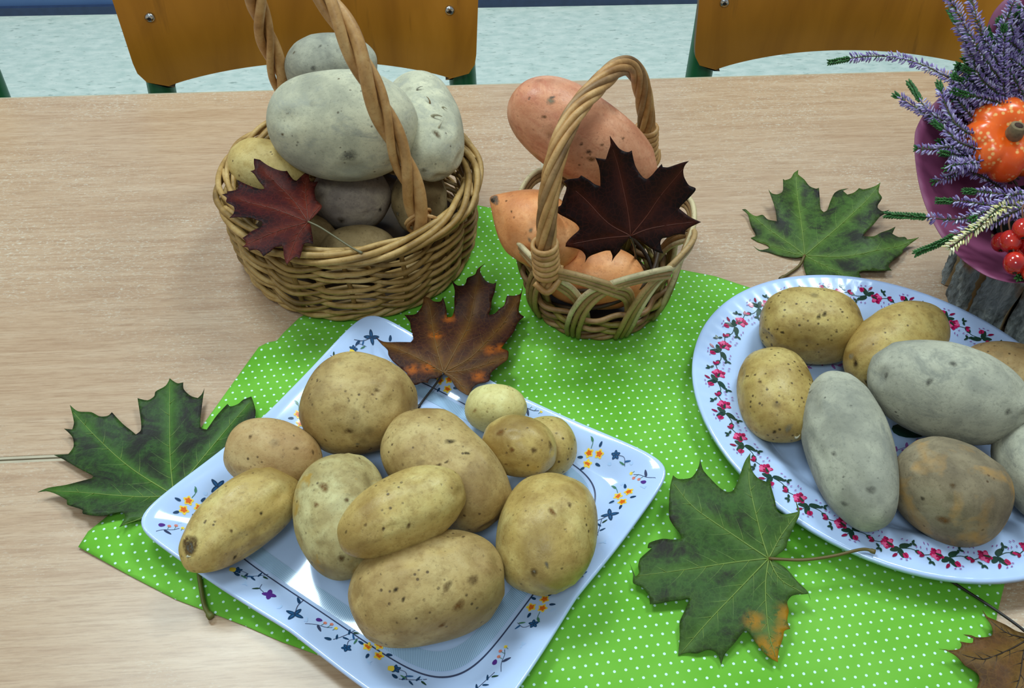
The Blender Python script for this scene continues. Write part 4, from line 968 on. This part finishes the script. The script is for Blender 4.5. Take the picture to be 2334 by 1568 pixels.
for i in range(13):       # border rods turning down inside
    th0 = 2*math.pi*(i+.3)/13; b = MB()
    b.tube(spline([pol(*BC, Rz(HB)+.004, th0, HB+.004), pol(*BC, Rz(HB)-.001, th0+.16, HB+.005), pol(*BC, Rz(HB)-.008, th0+.30, HB-.004), pol(*BC, Rz(HB)-.0085, th0+.42, HB-.03), pol(*BC, Rz(HB)-.010, th0+.5, HB-.06)], 6), .0023, 7)
    b.build('border_end', WK1, bk)
for i in range(3):
    pts = []
    for k in range(220):
        th = 2*math.pi*k/220; a = 9*th+2*math.pi*i/3
        pts.append(pol(*BC, .1010+.0026*math.cos(a), th, .0066+.0026*math.sin(a)))
    b = MB(); b.tube(pts, .0023, 8, True); b.build('foot_rod', WK1, bk)
def arch_path(E1, E2, hh, lean, pw, n=70, z0=-.03):
    mid = (E1+E2)/2; o = []
    o.append(E1+np.array((0, 0, z0))); o.append(E1+np.array((0, 0, z0*.5)))
    for t in np.linspace(0, math.pi, n):
        c = math.cos(t); p_ = mid+(E1-mid)*(1 if c > 0 else -1)*abs(c)**pw+np.asarray(lean)*math.sin(t); p_ = p_.copy(); p_[2] = mid[2]+hh*math.sin(t); o.append(p_)
    o.append(E2+np.array((0, 0, z0*.5))); o.append(E2+np.array((0, 0, z0))); return np.array(o)
def rope(path, nst, off, rad, turns, mat, parent, name, phase=0., nvar=0.):
    P = spline(path, 3); tg = np.gradient(P, axis=0); tg /= np.linalg.norm(tg, axis=1)[:, None]; L = np.r_[0, np.cumsum(np.linalg.norm(np.diff(P, axis=0), axis=1))]; L /= L[-1]
    ref = np.cross(tg[len(P)//2], (0, 0, 1.)); ref /= np.linalg.norm(ref)
    for i in range(nst):
        q = []
        for k in range(len(P)):
            u = ref-tg[k]*(ref@tg[k]); u /= np.linalg.norm(u); w_ = np.cross(tg[k], u); a = phase+2*math.pi*(turns*L[k]+i/nst)
            q.append(P[k]+off*(math.cos(a)*u+math.sin(a)*w_))
        b = MB(); b.tube(q, rad*(1+nvar*math.sin(i*2.1)), 10); b.build(name, mat[i % len(mat)], parent)
    return P
E1, E2 = at(959, 503, .078), at(652, 226, .078)
hp = rope(arch_path(E1, E2, .19, (-.030, 0, 0), .85), 3, .0056, .0044, 4.2, [WKH], bk, 'handle_strand', .6, .25)
for E_, d_ in ((E1, -1), (E2, 1)):
    for k in range(2):
        b = MB(); ax = (E1-E2)/np.linalg.norm(E1-E2); sd = np.cross((0, 0, 1.), ax); q = []
        for t in np.linspace(0, 2*math.pi, 22):
            q.append(E_+np.array((0, 0, .001+.010*math.sin(t+k)-.003*k))+sd*(.0115*math.cos(t+k))+ax*(.006*math.sin(t*1+k*2.4)+(.004 if k else -.004)))
        b.tube(q, .0016, 7, True); b.build('handle_binding', WKH, bk)

SCn = (.121, .651)
sb = thing('wicker_basket', (*SCn, T), 'small olive and brown wicker basket with looped border and arched handle', 'basket')
def Rs(z): return .0515+.0210*(max(z, 0)/.088)**.75
b = MB(); b.tube([pol(*SCn, 0, 0, .005), pol(*SCn, 0, 0, .008)], .0515, 48); b.build('base', WKD, sb, False)
for i in range(3):
    pts = []
    for k in range(160):
        th = 2*math.pi*k/160; a = 7*th+2*math.pi*i/3; pts.append(pol(*SCn, .0540+.0022*math.cos(a), th, .0062+.0022*math.sin(a)))
    b = MB(); b.tube(pts, .0021, 8, True); b.build('foot_rod', WKB, sb)
NG = 9
for r_ in range(4):
    pts = []
    for k in range(NG*16):
        th = 2*math.pi*k/(NG*16); w_ = math.cos(NG*th+ (math.pi if r_ % 2 else 0))
        z = .0135+.0058*r_
        pts.append(pol(*SCn, Rs(z)-.0005+.0030*w_, th, z+.0009*math.sin(3*th+r_*2)))
    b = MB(); b.tube(pts, .0024, 8, True); b.build('weaver_rod', [WKO, WKB][r_ % 2], sb)
for i in range(NG):
    th0 = 2*math.pi*(i+.12)/NG
    for j in range(3):
        o_ = (j-1)
        key = [(th0+.078*o_, .006, .0040), (th0+.02+.080*o_, .022, .0052), (th0+.10+.076*o_, .046, .0034), (th0+.26+.064*o_, .068-.002*o_, .0014),
               (th0+.50+.02*o_, .0835-.0034*o_, .0030), (th0+.82, .0875-.0042*o_, .0042), (th0+1.14-.02*o_, .0770-.0046*o_, .0036), (th0+1.36-.03*o_, .060-.0046*o_, -.0030), (th0+1.50-.045*o_, .038, -.0058), (th0+1.56-.05*o_, .016, -.0050)]
        b = MB(); b.tube(spline([pol(*SCn, Rs(z)+dr, th, z) for th, z, dr in key], 6), .0023, 8)
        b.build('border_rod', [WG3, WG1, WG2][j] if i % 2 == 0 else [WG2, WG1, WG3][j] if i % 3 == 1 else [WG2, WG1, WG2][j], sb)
for i in range(5):        # inner lattice rods
    th0 = 2*math.pi*(i+.5)/5; b = MB()
    b.tube(spline([pol(*SCn, Rs(.02)-.008, th0+.5*k, .012+.008*k) for k in range(7)], 5), .0018, 7); b.build('inner_rod', WKD, sb)
S1, S2 = at(1247, 606, .090), at(1474, 340, .088)
path = arch_path(S1, S2, .112, (-.010, 0, 0), .62, z0=-.02)
rope(path, 7, .0052, .0027, 2.6, [WKH, WKB, WKH], sb, 'handle_strand', 0.)
for E_, s_ in ((S1, 1), (S2, -1)):
    for k in range(6):
        z = -.006+k*.0054; b = MB(); ctr = E_+np.array((-.0005*k, 0, z))
        b.tube([ctr+np.array((.0092*math.cos(t), .0092*math.sin(t), .0012*math.sin(t+1))) for t in np.linspace(0, 2*math.pi, 20)[:-1]], .0026, 8, True, flat=.75); b.build('handle_binding', WKH, sb)
    b = MB(); b.tube(spline([E_+np.array((-.010, -.006, -.012)), E_+np.array((0, -.011, -.018)), E_+np.array((.010, -.004, -.010)), E_+np.array((.011, .004, -.004))], 6), .0026, 8); b.build('handle_binding', WKH, sb)

# ------------------------------------------------------------------ heather arrangement
PCX, PCY = .505, .628; PR = .074; PH = .105
m = Mat('grey_bark', .9, .2, offs=True)
vb = m.vor(150, m.map((1, 1, .55))); nb = m.noise(70, 5, .7, m.map((1.2, 1.2, .35)), .6); n3 = m.noise(18, 3)
c = m.ramp(nb, [(.3, lin((66, 66, 64))), (.5, lin((128, 132, 132))), (.7, lin((182, 184, 180)))])
c = m.mix(m.ramp(n3, [(.58, 0.), (.64, .8)]), c, lin((122, 84, 50))); m.col(c)
m.bump(m.math('ADD', nb, m.math('MULTIPLY', vb.outputs['Distance'],   .6)), 1., .004); BARK = m.m
WOODS = plain('split_wood_face', (186, 160, 122), .8)
POTIN = plain('black_pot', (18, 17, 18), .6)
pot = thing('bark_pot', (PCX, PCY, T), 'round flower pot clad in upright strips of grey bark', 'pot')
b = MB(); b.tube([(PCX, PCY, T+.001), (PCX, PCY, T+.066)], [PR-.024, PR-.023], 40); b.build('pot_body', POTIN, pot)
rk = random.Random(5); NBK = 13
for i in range(NBK):
    th0 = 2*math.pi*i/NBK+.1; sp = 2*math.pi/NBK*rk.uniform(.74, .90); hgt = .080+rk.uniform(-.012, .0); tk = rk.uniform(.010, .015); r0 = PR-.014+rk.uniform(0, .003)
    b = MB(); NA, NZ = 10, 14; tw = rk.uniform(-.05, .05)
    for side in (0, 1):
        for j in range(NZ+1):
            for k in range(NA+1):
                a = k/NA; v = j/NZ; ed = min(a, 1-a)*2
                rr = r0+(tk*(.80+.20*min(1, ed*5))+.0010*math.sin(9*a+17*v+i)*math.sin(23*v+i*3)+.0007*math.sin(31*a+41*v) if side else 0)
                ths = th0+sp*(a+.03*math.sin(v*9+i)*(1 if side else .6))+tw*v
                b.v.append(tuple(pol(PCX, PCY, rr, ths, .0008+v*hgt*(1-.02*math.sin(7*a+i)))))
        base = side*(NA+1)*(NZ+1)
        for j in range(NZ):
            for k in range(NA):
                q = base+j*(NA+1)+k; f = (q, q+1, q+NA+2, q+NA+1); b.f.append(f if side else f[::-1]); b.mi.append(0)
    n1 = (NA+1)*(NZ+1)
    loop = list(range(NA+1))+[j*(NA+1)+NA for j in range(1, NZ+1)]+[NZ*(NA+1)+k for k in range(NA-1, -1, -1)]+[j*(NA+1) for j in range(NZ-1, 0, -1)]
    for q in range(len(loop)):
        a, c_ = loop[q], loop[(q+1) % len(loop)]; b.f.append((a, c_, c_+n1, a+n1)); b.mi.append(1)
    o = b.build('bark_strip', [BARK, WOODS], pot); md = o.modifiers.new('e', 'EDGE_SPLIT'); md.split_angle = math.radians(50)

m = Mat('plum_wrapping_paper', .5, .4); m.p.inputs['Sheen Weight'].default_value = 0
m.col(m.ramp(m.noise(8, 2), [(.3, lin((122, 56, 88))), (.7, lin((138, 68, 102)))])); PAPER = m.m
RIM = [at(*q) for q in ((2334, 644, .118), (2300, 643, .118), (2250, 629, .116), (2200, 597, .113), (2165, 562, .111), (2140, 530, .112), (2112, 475, .118), (2095, 420, .126), (2086, 360, .135), (2085, 315, .142), (2090, 290, .146), (2110, 255, .150), (2150, 215, .160), (2190, 175, .165), (2215, 130, .180), (2245, 70, .200), (2270, 20, .215), (2310, -10, .225), (2360, 10, .22), (2420, 60, .2))]
ctr = np.array((PCX, PCY, 0))
cl_ = []
last = RIM[-1]; first = RIM[0]
a1 = math.atan2(last[1]-PCY, last[0]-PCX); a2 = math.atan2(first[1]-PCY, first[0]-PCX)
while a2 > a1: a2 -= 2*math.pi
for k in range(1, 14):
    t = k/14; a = a1+(a2-a1)*t; r1 = math.hypot(last[0]-PCX, last[1]-PCY); r2 = math.hypot(first[0]-PCX, first[1]-PCY)
    z = (last[2]-T)*(1-t)+(first[2]-T)*t; cl_.append(pol(PCX, PCY, r1*(1-t)+r2*t, a, z))
rimc = np.vstack([spline(RIM, 5), cl_]); nr = len(rimc)
b = MB(); NJ = 12
for j in range(NJ+1):
    v = j/NJ
    for k in range(nr):
        p_ = rimc[k]; a = math.atan2(p_[1]-PCY, p_[0]-PCX); q0 = pol(PCX, PCY, PR-.022, a, .070)
        q = q0*(1-v)+p_*v; bow = math.sin(v*math.pi)*.002; q = q+np.array((-math.cos(a)*bow*.7, -math.sin(a)*bow*.7, bow)); b.v.append(tuple(q))
for j in range(NJ):
    for k in range(nr):
        q, r_ = j*nr+k, j*nr+(k+1) % nr; b.f.append((q, r_, r_+nr, q+nr)); b.mi.append(0)
o = b.build('wrapping_paper', PAPER); solid(o, .0006, 0)
tag(o, 'plum purple paper collar flaring around the heather pot', 'wrapping paper')

def flor_mat(name, cols, rough=.5):
    m = Mat(name, rough, .3); g = m.n('ShaderNodeNewGeometry')
    m.col(m.ramp(g.outputs['Random Per Island'], [(i/(len(cols)-1), lin(c)) for i, c in enumerate(cols)])); return m.m
FLO = flor_mat('heather_floret', [(104, 80, 140), (150, 130, 184), (190, 178, 214), (122, 94, 158), (222, 214, 234)])
FLW = flor_mat('cream_floret', [(232, 222, 170), (244, 238, 206), (220, 206, 120)])
FLG = flor_mat('heather_green', [(44, 88, 42), (66, 116, 58), (36, 72, 36)])
FLS = plain('heather_twig', (76, 66, 44), .8)
_sp = []
for j, (t, r_) in enumerate(((0, .12), (.35, .5), (.75, .42), (1., .06))):
    for k in range(5): _sp.append((r_*math.cos(2*math.pi*k/5), r_*math.sin(2*math.pi*k/5), t))
SPV = np.array(_sp); SPF = [(j*5+k, j*5+(k+1) % 5, (j+1)*5+(k+1) % 5, (j+1)*5+k) for j in range(3) for k in range(5)]
rh = np.random.RandomState(3)
def sprig(path, parent, name='sprig', green=.16, start=.22, mats=None, dens=1., L=.0050, W=.0016):
    P = spline(path, 10); seg = np.linalg.norm(np.diff(P, axis=0), axis=1); S = np.r_[0, np.cumsum(seg)]; tot = S[-1]
    b = MB(); b.tube(P[::2] if len(P) > 12 else P, np.linspace(.0009, .0004, len(P[::2] if len(P) > 12 else P)), 5, mi=0)
    s = tot*start; k = 0
    while s < tot:
        fr = s/tot; p_ = np.array([np.interp(s, S, P[:, i]) for i in range(3)]); q_ = np.array([np.interp(min(s+.002, tot), S, P[:, i]) for i in range(3)]) - np.array([np.interp(max(s-.002, 0), S, P[:, i]) for i in range(3)])
        tg = q_/(np.linalg.norm(q_)+1e-9); u = np.cross(tg, (.31, .22, .92)); u /= np.linalg.norm(u); w_ = np.cross(tg, u)
        isg = fr > 1-green
        n_ = 5 if isg else 5
        for j in range(n_):
            if not isg and rh.rand() > .9*dens: continue
            a = 2*math.pi*(j/n_)+k*1.3+rh.uniform(-.3, .3); rad = math.cos(a)*u+math.sin(a)*w_
            if isg:
                d = tg*.8+rad*.6; ln, wd, mi = .0042, .0015, 2
            else:
                d = tg*rh.uniform(.25, .8)+rad*.9+np.array((0, 0, -.12)); ln, wd, mi = L*rh.uniform(.75, 1.15), W*rh.uniform(.8, 1.15), 1
            d /= np.linalg.norm(d); e = np.cross(d, (.2, .9, .3)); e /= np.linalg.norm(e); f = np.cross(d, e)
            o0 = p_+rad*(.0005 if isg else .0011)
            b.add(o0+SPV[:, :1]*wd*e+SPV[:, 1:2]*wd*f+SPV[:, 2:]*ln*d, SPF, mi)
            if not isg and rh.rand() < .45:
                d2 = tg*.5+rad; d2 /= np.linalg.norm(d2); b.add(p_+SPV[:, :1]*.0010*e+SPV[:, 1:2]*.0010*f+SPV[:, 2:]*.003*d2, SPF, 2)
        s += .0020 if isg else .0022; k += 1
    return b.build(name, mats or [FLS, FLO, FLG], parent)
hz = thing('heather_plant', (PCX, PCY, T+PH), 'bushy purple flowering heather filling the bark pot', 'plant')
HR = np.array((.478, .668, T+.105))
def hs(root, *pp, **k): return sprig([root]+[at(*q) for q in pp], hz, **k)
hs(HR+(-.02, .01, .02), (2200, 205, .165), (2080, 140, .165), (1985, 128, .160), (1890, 142, .150), green=.10, start=.12, dens=.8)
hs(HR+(-.03, -.01, .01), (2190, 300, .15), (2120, 265, .15), (2040, 216, .148), green=.05, start=.1)
hs(HR+(-.03, -.01, .02), (2190, 300, .155), (2115, 250, .158), (2072, 188, .16), green=.22, start=.2, dens=.8)
hs(HR+(-.03, -.02, .01), (2180, 340, .15), (2130, 340, .148), (2088, 338, .145), green=.02, start=.1)
hs(HR+(-.02, -.03, 0), (2210, 390, .13), (2160, 405, .128), (2125, 415, .125), green=.03, start=.15)
hs(HR+(-.01, -.06, 0), (2270, 480, .132), (2180, 500, .132), (2100, 494, .130), (2022, 490, .124), green=.20, start=.05, dens=.65)
hs(HR+(-.01, -.06, 0), (2260, 470, .138), (2200, 460, .138), (2135, 457, .135), green=.12, start=.05)
hs(HR+(0, -.07, 0), (2290, 490, .134), (2190, 530, .130), (2140, 555, .124), (2088, 577, .118), green=.22, start=.05, dens=.75)
hs(HR+(.01, -.05, .01), (2330, 440, .15), (2270, 470, .146), (2215, 500, .14), green=.05, start=.05)
hs(HR+(.02, -.05, .01), (2345, 470, .145), (2280, 500, .14), (2235, 520, .135), green=.03, start=.05)
hs(HR+(.01, -.05, .0), (2320, 450, .14), (2260, 440, .14), (2200, 435, .14), green=.08, start=.05)
sprig([HR+(.0, -.07, .01), at(2300, 470, .146), at(2240, 510, .142), at(2165, 565, .130)], hz, 'cream_sprig', green=0., start=.12, mats=[FLS, FLW, FLG])['label'] = 'cream yellow sprig'
sprig([at(2345, 610, .10), at(2335, 628, .116), at(2322, 633, .123)], hz, 'white_sprig', green=.25, start=.55, mats=[FLS, FLW, FLG])['label'] = 'small white flower tip'
hs(HR+(0, .02, .04), (2230, 150, .2), (2195, 80, .22), (2165, 22, .225), green=.14, start=.1)
hs(HR+(0, .02, .04), (2240, 130, .21), (2190, 40, .235), (2150, -25, .25), green=.05, start=.1)
hs(HR+(0, .02, .04), (2260, 120, .21), (2225, 40, .235), (2205, -40, .25), green=.05, start=.1)
hs(HR+(.01, .02, .04), (2245, 190, .19), (2215, 120, .205), (2195, 72, .21), green=.12, start=.1)
hs(HR+(-.01, .0, .02), (2210, 260, .165), (2175, 200, .175), (2180, 160, .18), green=.1, start=.05)
hs(HR+(-.01, .0, .02), (2200, 300, .16), (2160, 250, .168), (2140, 190, .172), green=.08, start=.05)
hs(HR+(-.01, -.01, .02), (2200, 330, .155), (2165, 305, .158), (2130, 280, .158), green=.1, start=.05)
for k in range(110):
    tx = rh.uniform(2150, 2440); ty = rh.uniform(-70, 265); q = (tx-2150)/260
    lo = max(0., .9-1.2*q)
    if ty < 190-330*q: ty = 190-330*q+rh.uniform(0, 80)
    z = .155+.095*max(0, (265-ty)/320)+rh.uniform(-.012, .012)
    t_ = at(tx, ty, z); r0 = HR+np.array((rh.uniform(-.03, .05), rh.uniform(-.02, .05), rh.uniform(0, .03)))
    md = r0*.45+t_*.55+np.array((rh.uniform(-.008, .008), rh.uniform(-.008, .008), .010))
    sprig([r0, md, t_], hz, green=rh.choice([0., .05, .12]), start=.15)
for k in range(12):
    t_ = at(rh.uniform(2135, 2195), rh.uniform(260, 400), .145+rh.uniform(-.01, .008)); r0 = HR+np.array((rh.uniform(-.02, .01), rh.uniform(-.03, .02), 0))
    sprig([r0, r0*.5+t_*.5+np.array((0, 0, .008)), t_], hz, green=rh.choice([0., .1]), start=.2)
b = MB(); b.tube([(PCX, PCY, T+.068), (PCX, PCY, T+.082)], [PR-.026, PR-.014], 40); o = b.build('pot_top_shade', plain('shade_dark_green', (30, 40, 26), .95, .4, 220), hz)  # dark disc filling the pot top, stands in for shade inside the paper

# pumpkin
m = Mat('orange_pumpkin_skin', .25, .5, .15)
v = m.vor(250); n_ = m.noise(60, 3)
c = m.ramp(m.noise(22, 3), [(.3, lin((236, 80, 14))), (.7, lin((250, 112, 36)))])
c = m.mix(m.math('MULTIPLY', m.ramp(v.outputs['Distance'], [(.22, 1.), (.42, 0.)]), m.ramp(n_, [(.40, 0.), (.52, .8)])), c, lin((255, 196, 120))); m.col(c); PUMP = m.m
pc = at(2292, 318, .150); pk = thing('pumpkin', pc, 'small orange ribbed pumpkin with pale spots among the heather', 'pumpkin')
axp = np.array((-.12, -.62, .78)); axp /= np.linalg.norm(axp); ex = np.array((1., 0, 0)); ex -= axp*(ex@axp); ex /= np.linalg.norm(ex); ey = np.cross(axp, ex)
PRD = 99*mpp(pc)
b = MB(); NA, NP = 96, 40
for j in range(NP+1):
    ph = math.pi*j/NP
    for k in range(NA):
        a = 2*math.pi*k/NA; rib = 1-.13*(1-abs(math.cos(4*a+.5)))**1.4*math.sin(ph)**.6
        rr = PRD*(math.sin(ph)**.85)*rib; z = PRD*.66*math.cos(ph)*(1-.30*math.exp(-(math.sin(ph)/.35)**2))
        b.v.append(tuple(pc+ex*rr*math.cos(a)+ey*rr*math.sin(a)+axp*z))
for j in range(NP):
    for k in range(NA):
        q, r_ = j*NA+k, j*NA+(k+1) % NA; b.f.append((q, q+NA, r_+NA, r_)); b.mi.append(0)
b.build('pumpkin_body', PUMP, pk)
b = MB(); tp = pc+axp*PRD*.44
st = [tp, tp+axp*.005+ex*-.0005, tp+axp*.009+ex*-.001+ey*.001, tp+axp*.012+ex*-.0005+ey*.003]
b.tube(spline(st, 5), np.linspace(.0072, .0058, 16), 12)
o = b.build('pumpkin_stem', plain('dry_pumpkin_stem', (122, 104, 74), .8, .25, 260), pk)
b = MB(); e_ = st[-1]; b.tube([e_-(st[-1]-st[-2])*.03, e_+(st[-1]-st[-2])*.08], .0034, 10); b.build('stem_hollow', plain('stem_hollow_brown', (58, 34, 22), .9), o)

# red berries
m = Mat('glossy_red_berry', .12, .5, .4, offs=True); m.col(m.ramp(m.noise(70, 2), [(.35, lin((150, 14, 22))), (.65, lin((196, 44, 26)))])); BER = m.m
CAL = plain('dry_calyx', (46, 34, 26), .9); TWG = plain('berry_stalk', (112, 70, 50), .7)
q0 = at(2322, 560, .130); bc = thing('berry_cluster', q0, 'cluster of glossy red berries lying on the plum paper', 'berries')
for px, py, z, rp in ((2303, 550, .136, 25), (2282, 552, .127, 22), (2332, 522, .146, 24), (2322, 580, .126, 24), (2312, 600, .130, 25), (2345, 560, .134, 25), (2356, 598, .128, 24), (2350, 620, .128, 22)):
    c0 = at(px, py, z); r_ = rp*mpp(c0); b = MB()
    bmv = ICO_V[:642]
    N1, N2 = 20, 12; ax_ = np.array((rh.uniform(-.4, .0), -.75, -.30)); ax_ /= np.linalg.norm(ax_); u = np.cross(ax_, (0, 0, 1.)); u /= np.linalg.norm(u); w_ = np.cross(ax_, u)
    for j in range(N2+1):
        ph = math.pi*j/N2
        for k in range(N1):
            a = 2*math.pi*k/N1; dm_ = 1-.12*math.exp(-(ph/.3)**2)
            b.v.append(tuple(c0+r_*(u*math.sin(ph)*math.cos(a)+w_*math.sin(ph)*math.sin(a)+ax_*1.08*math.cos(ph)*dm_)))
    for j in range(N2):
        for k in range(N1):
            q, q2 = j*N1+k, j*N1+(k+1) % N1; b.f.append((q, q+N1, q2+N1, q2)); b.mi.append(0)
    o = b.build('berry', BER, bc)
    b = MB()
    for k in range(5):
        a = 2*math.pi*k/5; rd = math.cos(a)*u+math.sin(a)*w_; s0 = c0+ax_*r_*.93
        b.tube([s0+rd*r_*.08, s0+rd*r_*.22+ax_*r_*.10], [r_*.10, r_*.03], 5)
    b.build('calyx', CAL, o)
    b = MB(); b.tube(spline([c0-ax_*r_*1.0, c0-ax_*r_*1.6+np.array((0, .004, .004)), q0*.4+c0*.6+np.array((.02, .035, .006))], 5), .0007, 6); b.build('stalk', TWG, o)
